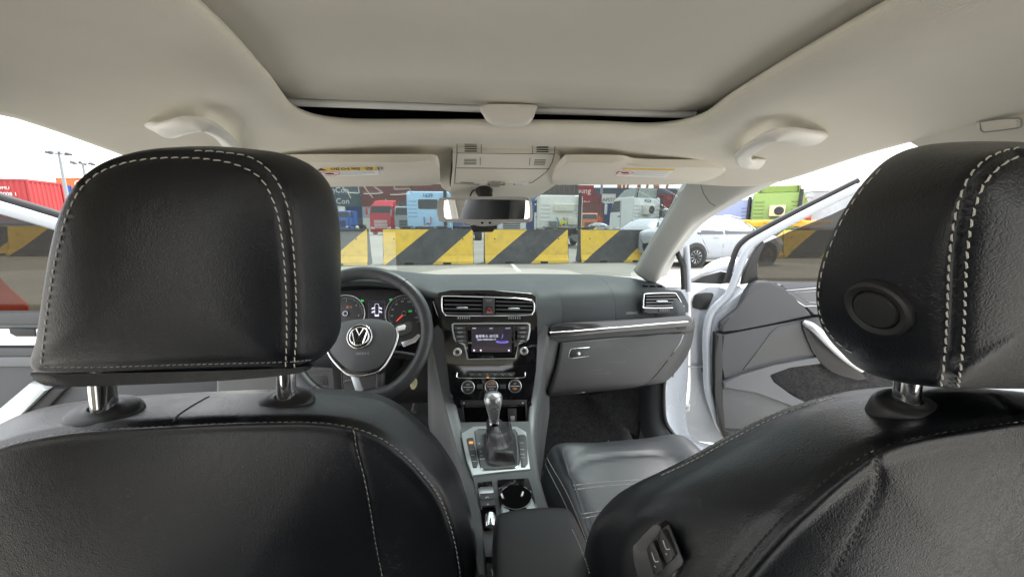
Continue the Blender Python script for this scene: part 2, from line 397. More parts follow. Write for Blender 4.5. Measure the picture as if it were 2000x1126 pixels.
def dusty(m, amount):
    nt = m.node_tree; L = nt.links.new; o = [n for n in nt.nodes if n.type == 'OUTPUT_MATERIAL'][0]; src = o.inputs[0].links[0].from_socket
    tr = _n(nt, 'ShaderNodeBsdfTranslucent'); tr.inputs[0].default_value = (.8, .8, .76, 1); tc = _n(nt, 'ShaderNodeTexCoord')
    nz = _n(nt, 'ShaderNodeTexNoise'); nz.inputs['Scale'].default_value = 7; nz.inputs['Detail'].default_value = 9; nz.inputs['Roughness'].default_value = .7; L(tc.outputs['Object'], nz.inputs['Vector'])
    r = _n(nt, 'ShaderNodeMapRange'); r.inputs[1].default_value = .35; r.inputs[2].default_value = .75; r.inputs[3].default_value = amount*.35; r.inputs[4].default_value = amount; L(nz.outputs[0], r.inputs[0])
    mx_ = _n(nt, 'ShaderNodeMixShader'); L(r.outputs[0], mx_.inputs[0]); L(src, mx_.inputs[1]); L(tr.outputs[0], mx_.inputs[2]); L(mx_.outputs[0], o.inputs[0])
dusty(WINDSHIELD, .009)
TINT = glass('tinted_window', (.30, .29, .265), .8)
MIRRORG = mat('mirror_silver', (.85, .86, .86), .01, metal=1.0, var=0, rv=0)
# ================================================================== roof lining (the ceiling of the cabin)
inner = [(-.275, -.35, 1.385), (-.268, 0, 1.382), (-.267, .35, 1.372), (-.285, .5, 1.368), (-.312, .645, 1.366), (-.262, .698, 1.366), (-.13, .69, 1.366), (0, .675, 1.366),
         (.15, .663, 1.366), (.265, .662, 1.366), (.312, .605, 1.366), (.297, .5, 1.368), (.287, .35, 1.372), (.285, 0, 1.382), (.285, -.35, 1.385), (0, -.40, 1.388)]
outer = [(-.46, -1.25, 1.26), (-.565, -.10, 1.325), (-.575, .35, 1.325), (-.578, .53, 1.318), (-.590, .80, 1.290), (-.50, .93, 1.300), (-.25, .95, 1.322), (0, .955, 1.325),
         (.25, .95, 1.322), (.50, .93, 1.303), (.600, .80, 1.290), (.585, .55, 1.317), (.578, .35, 1.325), (.565, -.10, 1.325), (.46, -1.25, 1.26), (0, -1.3, 1.31)]
I_, O_ = crs(inner, 10, True), crs(outer, 10, True)
rings = []
c0 = I_.mean(0)
def _in(k, dz):
    Q = I_.copy(); Q[:, :2] = c0[:2]+(Q[:, :2]-c0[:2])*k; Q[:, 2] += dz; return Q
rings.append(_in(1.03, .012)); rings.append(_in(1.012, .010)); rings.append(_in(1.003, .006)); rings.append(_in(1.0, .002))
for s, b in ((.012, -.003), (.035, -.008), (.075, -.0115), (.12, -.0115), (.17, -.009), (.25, -.004), (.36, .002), (.5, .006), (.64, .008), (.78, .007), (.90, .004), (.97, .001), (1.0, 0)):
    Q = I_*(1-s)+O_*s; Q[:, 2] += b; rings.append(Q)
e = O_.copy(); e[:, :2] *= 1.016; e[:, 2] += .006; rings.append(e)
e = O_.copy(); e[:, :2] *= 1.05; e[:, 2] += .03; rings.append(e)
roof = mk_grid('roof_lining', np.array(rings), HEADLINER, None, closed_c=True); tag(roof, 'beige woven fabric roof lining around the sunroof', kind='structure')
# outer roof skin above, keeps the light out
v, f = [], []
sk = [(-.60, -1.35), (-.66, -.2), (-.66, .4), (-.64, .85), (-.54, 1.02), (0, 1.08), (.54, 1.02), (.64, .85), (.66, .4), (.66, -.2), (.60, -1.35)]
for x, y in sk: v.append((x, y, 1.335 if abs(x) > .5 else 1.345))
for x, y in sk: v.append((x*.72, y*.8, 1.43))
n = len(sk)
for i in range(n):
    j = (i+1) % n; f.append((i, j, n+j, n+i))
f.append(tuple(range(n, 2*n)))
rs = mk('car_roof', v, f, WHITEPAINT, None, smooth=False); tag(rs, 'white painted steel roof above the beige lining', 'car roof', kind='structure')

# ------------------------------------------------------------------ sunroof: sliding shade, front rail, pull
sr = thing('sunroof_shade', 'beige sliding sunroof shade with a moulded pull at its front edge', 'sunroof shade', (0, .2, 1.39), world=True)
A = []
for i, y in enumerate(np.linspace(-.6, .665, 12)):
    A.append([(x, y-.02*(abs(x)/.35)**2*(1 if i == 11 else 0)-.03*max(0, x)*(1 if i > 9 else 0), 1.402-.006*(x/.35)**2-.006*max(0, (y-.3))) for x in np.linspace(-.36, .36, 15)])
A = np.array(A); pn = mk_grid('shade_panel', A, SHADE, sr); solid(pn, .006)
rail = []
for x in np.linspace(-.34, .34, 15): rail.append((x, .688-.035*max(0, x)-.012*(abs(x)/.34)**2, 1.3975-.004*(x/.34)**2))
tube('front_rail', rail, .0082, mat('rail_grey', (.70, .69, .66), .5), sr, seg=8, flat=1.1)
g = [[(x, .735-.03*max(0, x), z) for x in np.linspace(-.38, .38, 5)] for z in (1.372, 1.43)]
mk_grid('track_gap', np.array(g), SHADEBLK, sr)
gp = [[(x, y, 1.425) for x in np.linspace(-.40, .40, 3)] for y in (-.6, .74)]
mk_grid('track_cover', np.array(gp), SHADEBLK, sr)
hp = Plane((0, .655, 1.372), (1, -.03, 0), (0, .25, 1))
plate('pull', [hp.px(*q) for q in [(941, 214), (944, 226), (952, 238), (966, 245), (990, 248), (1016, 247), (1032, 242), (1041, 232), (1046, 218), (1043, 213), (990, 211)]], hp.n*.012, BEIGEPL2, sr, bev=.004, seg=3, smooth_n=3)

# ------------------------------------------------------------------ overhead console
op = Plane((0, .78, 1.355), (1, 0, 0), (0, -.17, .065))
oc = thing('overhead_console', 'beige overhead console with slotted grilles above the mirror', 'overhead console', op.o, world=True)
body_px = [(884, 274), (889, 269), (930, 268), (990, 269), (1050, 270), (1082, 272), (1091, 276), (1093, 286), (1092, 302), (1087, 320), (1077, 338), (1062, 351), (1045, 361), (1030, 365), (980, 366), (930, 365), (886, 363), (880, 361), (881, 340), (884, 310)]
plate('collar', [op.px(x, y, -.034) for x, y in [(846, 300), (852, 282), (868, 262), (930, 259), (1050, 261), (1104, 264), (1118, 290), (1112, 315), (1096, 338), (1075, 356), (1050, 367), (985, 369), (890, 368), (862, 356), (856, 330)]], op.n*.016, HEADLINER, oc, bev=.007, seg=3, smooth_n=3)
plate('housing', [op.px(x, y, -.03) for x, y in body_px], op.n*.034, BEIGEPL, oc, bev=.006, seg=3, smooth_n=3)
in_px = [(893, 279), (900, 276.5), (990, 277.5), (1075, 279.5), (1084, 281), (1083, 300), (1078, 318), (1068, 335), (1054, 346), (1040, 356), (1020, 360), (980, 361), (930, 360), (888, 358), (889, 340), (892, 310)]
tube('outline_seam', [Vector(p) for p in crs([op.px(x, y, -.0135) for x, y in body_px], 3, True)], .0021, MARKD, oc, seg=5, closed=True)
tube('seam', [op.px(x, y, .0042) for x, y in in_px], .0007, MARKD, oc, seg=5, closed=True)
def oline(a, b, r=.0006, nm='seam'): return tube(nm, [op.px(a[0], a[1], .0044), op.px(b[0], b[1], .0044)], r, MARKD, oc, seg=5)
oline((893, 299), (1083, 301)); oline((892, 328), (1073, 330)); oline((940, 277), (940, 299)); oline((1040, 279), (1040, 300)); oline((938, 308), (938, 322), .0004); oline((1035, 309), (1034, 322), .0004)
for (cx, cy0, w, n_, dy, r) in ((919.5, 281.5, 24, 4, 4.6, .0016), (1059.5, 283.5, 23, 4, 4.3, .0016), (918.5, 311.5, 24, 4, 3.0, .0008), (1055, 312.5, 22, 4, 3.0, .0008)):
    for k in range(n_):
        y = cy0+k*dy; sk_ = -k*.6 if cx > 1050 and n_ and dy < 4 else 0
        tube('grille_slot', [op.px(cx-w/2+sk_, y, .0046), op.px(cx+w/2+sk_, y, .0046)], r*1.15, SHADEBLK, oc, seg=6, flat=.5)
plate('lamp_lens', [op.px(*q, .003) for q in [(1006, 356), (1034, 353), (1032, 359), (1006, 360.5)]], op.n*.0022, mat('frosted_lens', (.8, .8, .78), .25), oc, bev=.0008)
tube('reading_slot', [op.px(899, 356, .0042), op.px(925, 357.5, .0042)], .0016, SHADEBLK, oc, seg=6, flat=.5)
for (x0, x1) in ((937, 953), (986, 1003)): plate('lamp_button', [op.px(x0, 354, .003), op.px(x1, 354, .003), op.px(x1-1, 360.5, .003), op.px(x0-1, 360.5, .003)], op.n*.003, BEIGEPL2, oc, bev=.001)
plate('sunroof_knob', [op.px(959, 353, .003), op.px(978, 353, .003), op.px(976, 360.5, .003), op.px(957, 360.5, .003)], op.n*.007, mat('knob_grey', (.33, .31, .28), .4), oc, bev=.002)
plate('compartment_latch', [op.px(967, 333.5, .0035), op.px(999, 334, .0035), op.px(998, 337.5, .0035), op.px(967, 337, .0035)], op.n*.0012, BEIGEPL, oc, bev=.0004)
# ------------------------------------------------------------------ sun visors with warning labels
def visor(px, y0, y1, label, nm, lab):
    t = thing('sun_visor', label, 'sun visor', PY(px[0][0], px[0][1], .85), group='sun visors', world=True)
    vp = Plane((0, .80, 1.333), (1, 0, 0), (0, -.15, .0255))
    pts = [vp.px(*q) for q in px]
    plate('visor_board', pts, vp.n*.016, VISORF, t, bev=.0065, seg=4, smooth_n=3)
    return t, vp
vl, vp = visor([(488, 303), (540, 302), (600, 301), (700, 301), (800, 301), (846, 302), (856, 309), (859, 325), (858, 342), (852, 348), (800, 350), (720, 351), (640, 352), (560, 353), (500, 353), (484, 343), (482, 315)], 0, 0,
               'beige folded sun visor with yellow label behind the left headrest', 'l', 'l')
vr, vp = visor([(1100, 306), (1112, 302), (1160, 302), (1215, 303), (1240, 309), (1300, 311), (1380, 312), (1412, 315), (1416, 320), (1404, 331), (1380, 340), (1340, 347), (1260, 348), (1170, 348), (1100, 348), (1077, 347), (1082, 330)], 0, 0,
               'beige folded sun visor nearest the grey right windscreen pillar', 'r', 'r')
def vlabel(t, q, korean):
    pl = vp; off = .0165
    a, b, c, d = [pl.px(x, y, off) for x, y in q]          # tl tr br bl
    plate('warning_label', [a, b, c, d], pl.n*.0005, PAPER, t)
    lab = t.children[-1]
    L = lambda s, h: (a.lerp(b, s)).lerp(d.lerp(c, s), h)+pl.n*.0007
    plate('label_band', [L(.012, .05), L(.988, .05), L(.985, .40 if korean else .22), L(.015, .40 if korean else .22)], pl.n*.0003, YELLOWP, lab)
    u = (b-a).normalized(); v_ = (a-d).normalized()
    if korean: text('label_text', '▲ 에어백 경고', (a-d).length*.34, L(.52, .23)+pl.n*.0005, u, v_, MARKD, lab)
    for k in range(4 if korean else 5):
        h = (.50 if korean else .34)+k*.115
        tube('label_text', [L(.30, h), L(.93 if k != 3 else .7, h)], .0006, MARKG if k % 2 else MARKD, lab, seg=4, flat=.2)
    cc = L(.13, .68 if korean else .58); rr = (a-d).length*.22
    tube('label_symbol', [cc+u*(rr*1.5*math.cos(t_))+v_*(rr*math.sin(t_)) for t_ in np.linspace(0, 2*math.pi, 20)[:-1]], .0007, REDP, lab, seg=5, closed=True)
    tube('label_symbol', [cc-u*rr*1.05+v_*rr*.7, cc+u*rr*1.05-v_*rr*.7], .0006, REDP, lab, seg=5)
    plate('label_symbol', [cc+u*(rr*.7*math.cos(t_))+v_*(rr*.45*math.sin(t_)) for t_ in np.linspace(0, 2*math.pi, 9)[:-1]], pl.n*.0002, MARKD, lab)
vlabel(vl, [(623, 326), (737, 324), (741, 341), (632, 344.5)], True)
vlabel(vr, [(1216, 327), (1322, 328), (1300, 346.5), (1202, 343)], False)
tube('visor_pivot', [PY(1075, 346, .94), PY(1092, 349, .945)], .006, BEIGEPL2, vr, seg=10)
tube('visor_pivot', [PY(808, 347, .945), PY(836, 347, .945)], .006, BEIGEPL2, vl, seg=10)

# ------------------------------------------------------------------ grab handles
rtree = bvh(roof)
def grab(path, label):
    """path: px, py, width in px, clearance from the lining"""
    P = []
    for (x, y, w, c) in path:
        h = hit(rtree, x, y); d_ = ray(x, y).normalized(); P.append((h[0]-d_*(c/max(.25, abs(h[1].dot(d_)))), h[1]))
    t = thing('grab_handle', label, 'grab handle', P[0][0], group='grab handles', world=True)
    R = [w/2/FPX*(p-EYE).dot(_f) for (p, n), (x, y, w, c) in zip(P, path)]
    C = crs([(*p, r) for (p, n), r in zip(P, R)], 6)
    o = tube('handle_bar', [c[:3] for c in C], list(C[:, 3]), BEIGEPL2, t, seg=18, flat=.42, up=((EYE-P[len(P)//2][0]).normalized()*.8+P[len(P)//2][1]*.5))
    return t
grab([(289, 249, 12, .004), (303, 251, 30, .012), (322, 254, 40, .020), (345, 249, 37, .024), (372, 243, 35, .026), (402, 246, 31, .026), (430, 262, 28, .024), (450, 284, 27, .02), (462, 305, 27, .01)], 'beige roof grab handle rising behind the left headrest')
grab([(1613, 268, 12, .004), (1598, 271, 32, .012), (1572, 270, 41, .02), (1544, 263, 33, .026), (1508, 266, 29, .028), (1474, 285, 29, .026), (1452, 304, 28, .022), (1458, 318, 26, .016), (1486, 321, 26, .008)], 'beige roof grab handle above the right door opening')
# ------------------------------------------------------------------ A-pillars, B-pillars, windscreen
def apillar(sg, label):
    t = thing('windscreen_pillar', label, 'pillar', (sg*.66, 1.44, .95), group='windscreen pillars', world=True)
    # outline measured on the right pillar: (glass edge, inner ridge, rear edge) from the roof down to the dash
    rows = [((1415, 322, .86), (1440, 330, .845), (1490, 342, .80), (1530, 338, .78)),
            ((1358, 352, .985), (1385, 368, .955), (1413, 390, .93), (1424, 393, .935)),
            ((1311, 430, 1.135), (1337, 447, 1.11), (1349, 443, 1.115), (1357, 438, 1.14)),
            ((1275, 487, 1.295), (1301, 503, 1.265), (1311, 495, 1.28), (1316, 490, 1.31)),
            ((1246, 535, 1.44), (1272, 552, 1.41), (1285, 545, 1.43), (1290, 540, 1.46))]
    G = []
    for r in rows:
        q = [PY(*p) for p in r]
        w0 = q[0]+Vector((.0, .035, .012))
        row = [w0]+q+[q[-1]+Vector((.05, .05, .0))]
        G.append([Vector((p.x*sg, p.y, p.z)) for p in row])
    o = mk_grid('pillar_trim', grid_spline(G, 10, 8), PILLAR, t); solid(o, .004)
    return t
PILLAR = mat('pillar_trim', (.50, .50, .475), .6, var=.03, bump=.2, bs=1200, rv=.04, dist=.0003)
ap = apillar(1, 'pale grey windscreen pillar trim at the right of the dashboard')
tube('trim_seam', [PY(x, y, d-.002) for x, y, d in ((1366, 352, .978), (1374, 378, .945), (1386, 396, .935), (1397, 402, .925))], .0008, MARKD, ap, seg=5)
apillar(-1, 'pale grey windscreen pillar trim hidden behind the left headrest')
# windscreen
ws = thing('windscreen', 'windscreen glass with added dimming tint and white chalk scrawl at its upper left', 'windscreen', (0, 1.5, 1.0), world=True)
G = []
for t in np.linspace(0, 1, 7):
    row = []
    for s in np.linspace(-1, 1, 13):
        xb, yb, zb = .675*s, 1.64-.15*s*s, .985
        xt, yt, zt = .60*s, 1.035-.045*s*s, 1.345-.030*s*s
        row.append((xb+(xt-xb)*t, yb+(yt-yb)*t, zb+(zt-zb)*t+.012*math.sin(math.pi*t)))
    G.append(row)
wsg = mk_grid('glass', grid_spline(G, 3, 3), WINDSHIELD, ws)
wtree = bvh(wsg)
CHALK = mat('chalk', (.78, .82, .76), .9)
def chalk(px):
    p = surf_path(wtree, px, 6)
    if len(p) > 3: tube('chalk_stroke', [a+n*.002 for a, n in p], .0013, CHALK, ws, seg=5, flat=.5)
zz = lambda X, Y: (560+X/5., 320+Y/5.)
for st in ([(300, 200), (290, 230), (340, 240), (380, 210), (350, 230), (350, 280), (400, 315), (450, 310), (455, 280), (400, 270)],
           [(520, 180), (560, 240), (600, 280), (625, 330)], [(600, 275), (650, 278), (700, 280)], [(690, 180), (705, 250), (705, 280)],
           [(740, 190), (780, 250), (840, 325)], [(750, 285), (850, 285), (940, 278)], [(820, 190), (870, 230), (940, 278)],
           [(1010, 295), (1080, 295), (1210, 285)], [(1050, 215), (1060, 240), (1150, 240), (1200, 240), (1215, 285)]):
    chalk([zz(*q) for q in st])
# dotted black ceramic band and mirror mount zone at the top of the glass
bandg = []
for t in (.90, 1.0):
    bandg.append([(x, 1.035+(1-t)*.605+.004-.045*(x/.60)**2, 1.345-(1-t)*.36+.012*math.sin(math.pi*t)-.035*(x/.6)**2+.0045) for x in np.linspace(-.13, .13, 7)])
FRIT = mat('ceramic_frit', (.10, .11, .12), .4)
mk_grid('ceramic_band', np.array(bandg), FRIT, ws)

# B-pillar trims beside the camera
def bpillar(sg, label):
    t = thing('door_pillar', label, 'pillar', (sg*.62, .2, .3), group='door pillars', world=True)
    G = []
    for (z, x, yf, yb) in ((1.332, .572, .50, -.16), (1.315, .582, .488, -.15), (1.29, .592, .455, -.13), (1.24, .603, .42, -.09), (1.15, .618, .385, -.03), (1.0, .638, .35, .02), (.80, .655, .32, .06), (.5, .67, .30, .10), (.3, .68, .30, .10)):
        G.append([(sg*(x+.045), yf+.012, z+.006), (sg*(x+.012), yf+.006, z), (sg*x, yf-.01, z), (sg*x, (yf+yb)/2, z), (sg*x, yb+.01, z), (sg*(x+.03), yb-.01, z)])
    u = mk_grid('upper_trim', grid_spline(G, 5, 4), BEIGEPL, t)
    return t
rb = bpillar(1, 'beige door pillar trim with rectangular cap at the right edge')
bpillar(-1, 'beige door pillar trim at the upper left edge')
bpp = Plane((.57, .3, 1.33), (0, -1, 0), (-.2, 0, 1))
sq = [(1914, 238), (1950, 233), (1988, 230), (1995, 233), (1995, 247), (1988, 250), (1952, 255), (1922, 258), (1916, 254)]
tube('airbag_cap', [bpp.px(x, y, .004) for x, y in sq], .0009, MARKG, rb, seg=6, closed=True)
plate('airbag_cap', [bpp.px(x, y, -.002) for x, y in sq], bpp.n*.006, BEIGEPL, rb, bev=.001)
# ================================================================== front seats
def headrest_posts(t, q, tilt):
    """q: list of (px centre, py top, py bottom, Y, px radius)"""
    for (x, y0, y1, Y, r, ex, ey, ea, eb) in q:
        a, b = PY(x+ex*0, y0-25, Y), PY(x, y1+6, Y-.004)
        rr = r/FPX*(a-EYE).dot(_f)
        tube('headrest_post', [a, a.lerp(b, .4), b], rr, CHROME, t, seg=20)
# ---- driver seat
ds = thing('front_seat', 'black leather driver seat with white stitched headrest on the left', 'car seat', (-.36, .55, .3), group='front seats', world=True)
hb = Plane((-.385, .43, 1.05), (1, .03, 0), (0, -.10, 1))
ol = [(66, 722), (71, 660), (82, 580), (97, 490), (118, 412), (150, 357), (195, 322), (260, 301), (340, 294), (420, 298), (488, 310), (531, 342), (556, 395), (568, 470), (573, 560), (574, 640), (572, 713), (500, 716), (400, 719), (300, 722), (180, 726)]
O3 = [hb.px(*q) for q in ol]
hc = sum(O3, Vector())/len(O3)
# front face of the headrest: a little larger, shifted forward and down
F3 = []
for p in O3:
    d = p-hc; k = .95
    F3.append(hc+d*k+Vector((.021 if d.x > 0 else .004, 0, -.004)))
head = cushion('headrest', O3, hb.n, .115, LEATHER, ds, bb=.019, bf=.02, side=.105, N=12, front=F3, flat=3.0)
ht = bvh(head)
sl_in = [(558, 712), (560, 640), (558, 560), (551, 470), (538, 405), (512, 352), (470, 325), (415, 312), (340, 308), (265, 314), (205, 332), (164, 362), (134, 413), (112, 490), (96, 580), (86, 660), (80, 715)]
s1 = surf_path(ht, sl_in, 14); 
sl_out = [(575, 714), (578, 640), (577, 560), (571, 470), (560, 400), (535, 345), (492, 309), (430, 297), (370, 294)]
s2 = surf_path(ht, sl_out, 14)
seam = surf_path(ht, [(567, 714), (569, 640), (568, 560), (561, 470), (549, 400), (524, 346), (481, 317), (420, 304), (340, 300), (262, 306), (199, 326), (160, 356)], 14)
bot = surf_path(ht, [(90, 716), (200, 716), (330, 712), (450, 709), (560, 706), (610, 702)], 14)
pinch(head, [seam], .0035, .0035); pinch(head, [bot], .003, .004)
stitches('stitching', s1, THREAD, head, step=.0092, ln=.0068, r=.0007); stitches('stitching', s2, THREAD, head, step=.0092, ln=.0068, r=.0007)
stitches('stitching', bot, THREADG, head, step=.006, ln=.0045, r=.0005)
# flap that hangs below the headrest
fl = [(76, 719), (130, 722), (200, 721), (330, 719), (450, 716), (560, 712), (600, 709), (612, 713), (590, 721), (520, 730), (400, 738), (250, 744), (150, 747), (104, 744), (84, 735)]
plate('lower_flap', [hb.px(x, y, -.018) for x, y in fl], hb.n*.009, LEATHER, head, bev=.004, seg=3, smooth_n=3)
def arch_seat(sil, seamr, centre, Yc, ins, parent, nr=8, nc=9, frontdrop=(.05, -.07)):
    """rows run front edge -> silhouette -> boxing -> seam -> back panel"""
    S = [PY(*q) for q in sil]; B = [PY(*q) for q in seamr]; c = PY(*centre)
    r_1 = [p+Vector((0, .03, -.10)) for p in S]; r0 = [p+Vector((0, .028, -.035)) for p in S]
    mid = []
    for p, q in zip(S, B):
        m = p.lerp(q, .5); m += (m-c).normalized()*((p-q).length*.07); mid.append(m)
    q4 = [q.lerp(mm, .16) for q, mm in zip(B, mid)]
    rows = [r_1, r0, S, [p.lerp(m, .5)+(p.lerp(m, .5)-c).normalized()*.002 for p, m in zip(S, mid)], mid, B]
    for (s, dy) in ins:
        rows.append([q.lerp(c, s)+Vector((0, dy, 0)) for q in B])
    return grid_spline(rows, nr, nc)
sil = [(-260, 1100, .56), (-140, 930, .56), (-60, 880, .56), (5, 845, .56), (53, 816, .56), (106, 797, .56), (170, 785, .56), (260, 776, .56), (420, 766, .56), (560, 761, .56), (650, 761, .56), (705, 764, .56), (755, 776, .56), (802, 806, .555), (850, 852, .55), (885, 902, .545), (906, 950, .54), (922, 1010, .535), (931, 1065, .53), (937, 1126, .53), (942, 1200, .53)]
smr = [(-250, 1150, .43), (-140, 955, .425), (-60, 892, .425), (5, 865, .425), (60, 850, .425), (130, 838, .425), (200, 832, .425), (300, 827, .425), (420, 821, .425), (540, 818, .425), (620, 819, .425), (685, 828, .425), (740, 848, .427), (790, 884, .43), (830, 926, .434), (858, 965, .438), (876, 1010, .44), (888, 1055, .44), (896, 1100, .44), (901, 1140, .44), (906, 1210, .44)]
A = arch_seat(sil, smr, (330, 1330, .47), 0, ((.035, -.008), (.10, -.016), (.22, -.024), (.42, -.030), (.7, -.03), (.97, -.02)), ds)
back = mk_grid('backrest', A, LEATHER, ds)
bt = bvh(back)
seamp = surf_path(bt, [(q[0], q[1]) for q in smr[2:20]], 10)
dart = surf_path(bt, [(690, 836), (697, 880), (710, 930), (722, 990), (733, 1060), (746, 1125)], 14)
cross = surf_path(bt, [(339, 822), (347, 811), (370, 795), (396, 780), (408, 774)], 10)
pinch(back, [seamp], .0045, .005); pinch(back, [dart], .003, .004)
off = lambda path, k: [(p+n.cross(Vector((0, 0, 1))).normalized()*0+Vector((0, 0, k)), n) for p, n in path]
stitches('stitching', off(seamp, -.004), THREADG, back, step=.0078, ln=.006, r=.0006)
stitches('stitching', dart, THREADB, back, step=.008, ln=.006, r=.0007)
tube('seam_line', [p-n*.0002 for p, n in cross], .0013, THREADB, back, seg=5)
tube('seam_line', [p-n*.0012 for p, n in dart], .0006, THREADG, back, seg=5)
def post(t, tree, px, ytop, ybot, rpx, Ybase, coll):
    """chrome post + rubber collar standing where the pixel meets the seat top"""
    cx, cy, ca, cb = coll
    hh = hit(tree, cx, cy); base = hh[0]; Ybase = base.y; dd = (base-EYE).dot(_f); rr = rpx/FPX*dd
    up = (PY(px, ytop, Ybase)-PY(px, ybot, Ybase)); up = (up.normalized()+Vector((0, -.08, 0))).normalized()
    foot = base
    tube('headrest_post', [foot-up*.03, foot+up*.03, foot+up*.10], rr, CHROME, t, seg=24)
    R = ca/FPX*dd; nrm = Vector((0, -.30, 1)).normalized()
    u = Vector((1, 0, 0)); u = (u-nrm*u.dot(nrm)).normalized(); w = nrm.cross(u); v, f = [], []
    prof = ((1.0, -.010), (1.0, -.001), (.99, .0015), (.96, .004), (.89, .006), (.6, .0075), (.42, .0085), (.39, .0095), (.35, .0095), (.31, .007))
    S = 36
    for (k, h) in prof:
        for i in range(S):
            th = 2*math.pi*i/S; v.append(base+u*(math.cos(th)*R*k)+w*(math.sin(th)*R*.72*k)+nrm*h)
    for a in range(len(prof)-1):
        for i in range(S):
            j = (i+1) % S; f.append((a*S+i, a*S+j, (a+1)*S+j, (a+1)*S+i))
    mk('post_collar', v, f, BLACKPL, t, auto=60)
post(ds, bt, 201, 750, 796, 20, .49, (205, 806, 64, 0))
post(ds, bt, 559, 735, 774, 17, .51, (560, 783, 51, 0))

# ---- passenger seat
ps = thing('front_seat', 'black leather passenger seat with round headrest button on the right', 'car seat', (.37, .35, .3), group='front seats', world=True)
hb2 = Plane((.36, .205, 1.1), (1, .05, 0), (0, -.10, 1))
ol2 = [(1838, 752), (1848, 700), (1855, 640), (1858, 570), (1861, 500), (1872, 420), (1893, 358), (1925, 322), (1965, 300), (2020, 290), (2100, 290), (2180, 300), (2235, 330), (2270, 400), (2290, 500), (2300, 620), (2305, 755), (2200, 757), (2070, 757), (1960, 757)]
O4 = [hb2.px(*q) for q in ol2]
fpx = [(1690, 725), (1640, 685), (1606, 640), (1594, 580), (1602, 520), (1628, 450), (1668, 380), (1712, 328), (1752, 300), (1800, 285), (1870, 280), (1945, 283), (1990, 300), (2020, 360), (2040, 450), (2045, 540), (2035, 660), (1960, 725), (1880, 745), (1780, 742)]
F4 = [hb2.px(x, y, -.085)+hb2.n*.085 for x, y in fpx]
head2 = cushion('headrest', O4, hb2.n, .085, LEATHER, ps, bb=.014, bf=.02, side=.03, N=12, front=F4, flat=3.0)
h2 = bvh(head2)
# centre the second outline: seams and stitches
e1 = surf_path(h2, [(1838, 750), (1846, 690), (1850, 620), (1852, 560), (1856, 490), (1868, 415), (1889, 353), (1921, 315), (1958, 296), (1996, 288)], 14)
e2 = surf_path(h2, [(1871, 752), (1879, 690), (1883, 620), (1885, 560), (1889, 490), (1900, 420), (1918, 366), (1945, 332), (1972, 313), (1996, 304)], 14)
sm2 = surf_path(h2, [(1854, 752), (1862, 690), (1866, 620), (1868, 560), (1872, 490), (1884, 417), (1903, 358), (1932, 322), (1965, 303), (1996, 295)], 14)
e3 = surf_path(h2, [(1716, 335), (1683, 372), (1652, 418), (1628, 467), (1609, 520), (1600, 565), (1600, 600), (1609, 632), (1628, 660), (1650, 680), (1670, 691)], 14)
pinch(head2, [sm2], .0035, .0035)
stitches('stitching', e1, THREAD, head2, step=.0062, ln=.0045, r=.00052); stitches('stitching', e2, THREAD, head2, step=.0062, ln=.0046, r=.00055)
stitches('stitching', e3, THREAD, head2, step=.0085, ln=.0062, r=.0006)
hb_ = hit(h2, 1716, 601)
if hb_:
    c, n = hb_
    lathe('adjust_button', [(.0215, -.006), (.0215, .001), (.0205, .0035), (.0185, .0045), (.0150, .0035), (.0140, .0015), (.0138, .0035), (.0128, .0048), (.006, .0052), (.001, .0053)], c, n, BLACKPL, head2, seg=40)
sil2 = [(1140, 1300, .40), (1148, 1200, .40), (1154, 1126, .40), (1157, 1065, .40), (1174, 1012, .40), (1210, 968, .40), (1252, 940, .397), (1300, 917, .392), (1360, 887, .385), (1430, 848, .375), (1500, 812, .363), (1570, 785, .35), (1640, 767, .338), (1710, 758, .325), (1800, 754, .31), (1900, 760, .30), (2000, 770, .29), (2150, 790, .28), (2350, 850, .27)]
smr2 = [(1330, 1350, .27), (1375, 1230, .265), (1418, 1145, .26), (1452, 1098, .256), (1490, 1053, .252), (1525, 1015, .248), (1557, 986, .245), (1590, 956, .242), (1625, 927, .239), (1660, 901, .236), (1695, 878, .233), (1735, 862, .231), (1785, 849, .229), (1840, 839, .227), (1900, 830, .225), (1960, 821, .223), (2030, 812, .222), (2150, 805, .22), (2380, 860, .22)]
A = arch_seat(sil2, smr2, (2080, 1420, .265), 0, ((.035, -.006), (.10, -.012), (.22, -.018), (.42, -.022), (.7, -.02), (.97, -.01)), ps)
back2 = mk_grid('backrest', A, LEATHER, ps)
b2 = bvh(back2)
seam2 = surf_path(b2, [(q[0], q[1]) for q in smr2[1:18]], 10)
dart2 = surf_path(b2, [(1704, 874), (1716, 905), (1718, 940), (1708, 975), (1690, 1012), (1662, 1065), (1630, 1125)], 14)
fr2 = surf_path(b2, [(1296, 926), (1322, 914), (1365, 893), (1432, 856), (1502, 820), (1572, 793), (1640, 775)], 12)
fr3 = surf_path(b2, [(1340, 900), (1365, 886), (1432, 847.5), (1502, 812), (1572, 785.5), (1640, 768)], 12)
low2 = surf_path(b2, [(2000, 1078), (1970, 1090), (1945, 1110), (1925, 1126)], 12)
cr2 = surf_path(b2, [(1982, 817), (1975, 802), (1962, 787), (1945, 772)], 10)
pinch(back2, [seam2], .0028, .004); pinch(back2, [p for p in (dart2, low2, cr2) if len(p) > 3], .0012, .003); pinch(back2, [fr2], .002, .003)
stitches('stitching', [(p+Vector((.002, 0, -.003)), n) for p, n in seam2[len(seam2)//2:]], THREADG, back2, step=.006, ln=.0048, r=.0006)
stitches('stitching', seam2[:len(seam2)//2], THREADB, back2, step=.007, ln=.005, r=.0008)
stitches('stitching', dart2, THREADB, back2, step=.006, ln=.0045, r=.0006)
stitches('stitching', fr2, THREAD, back2, step=.0062, ln=.0046, r=.0005)
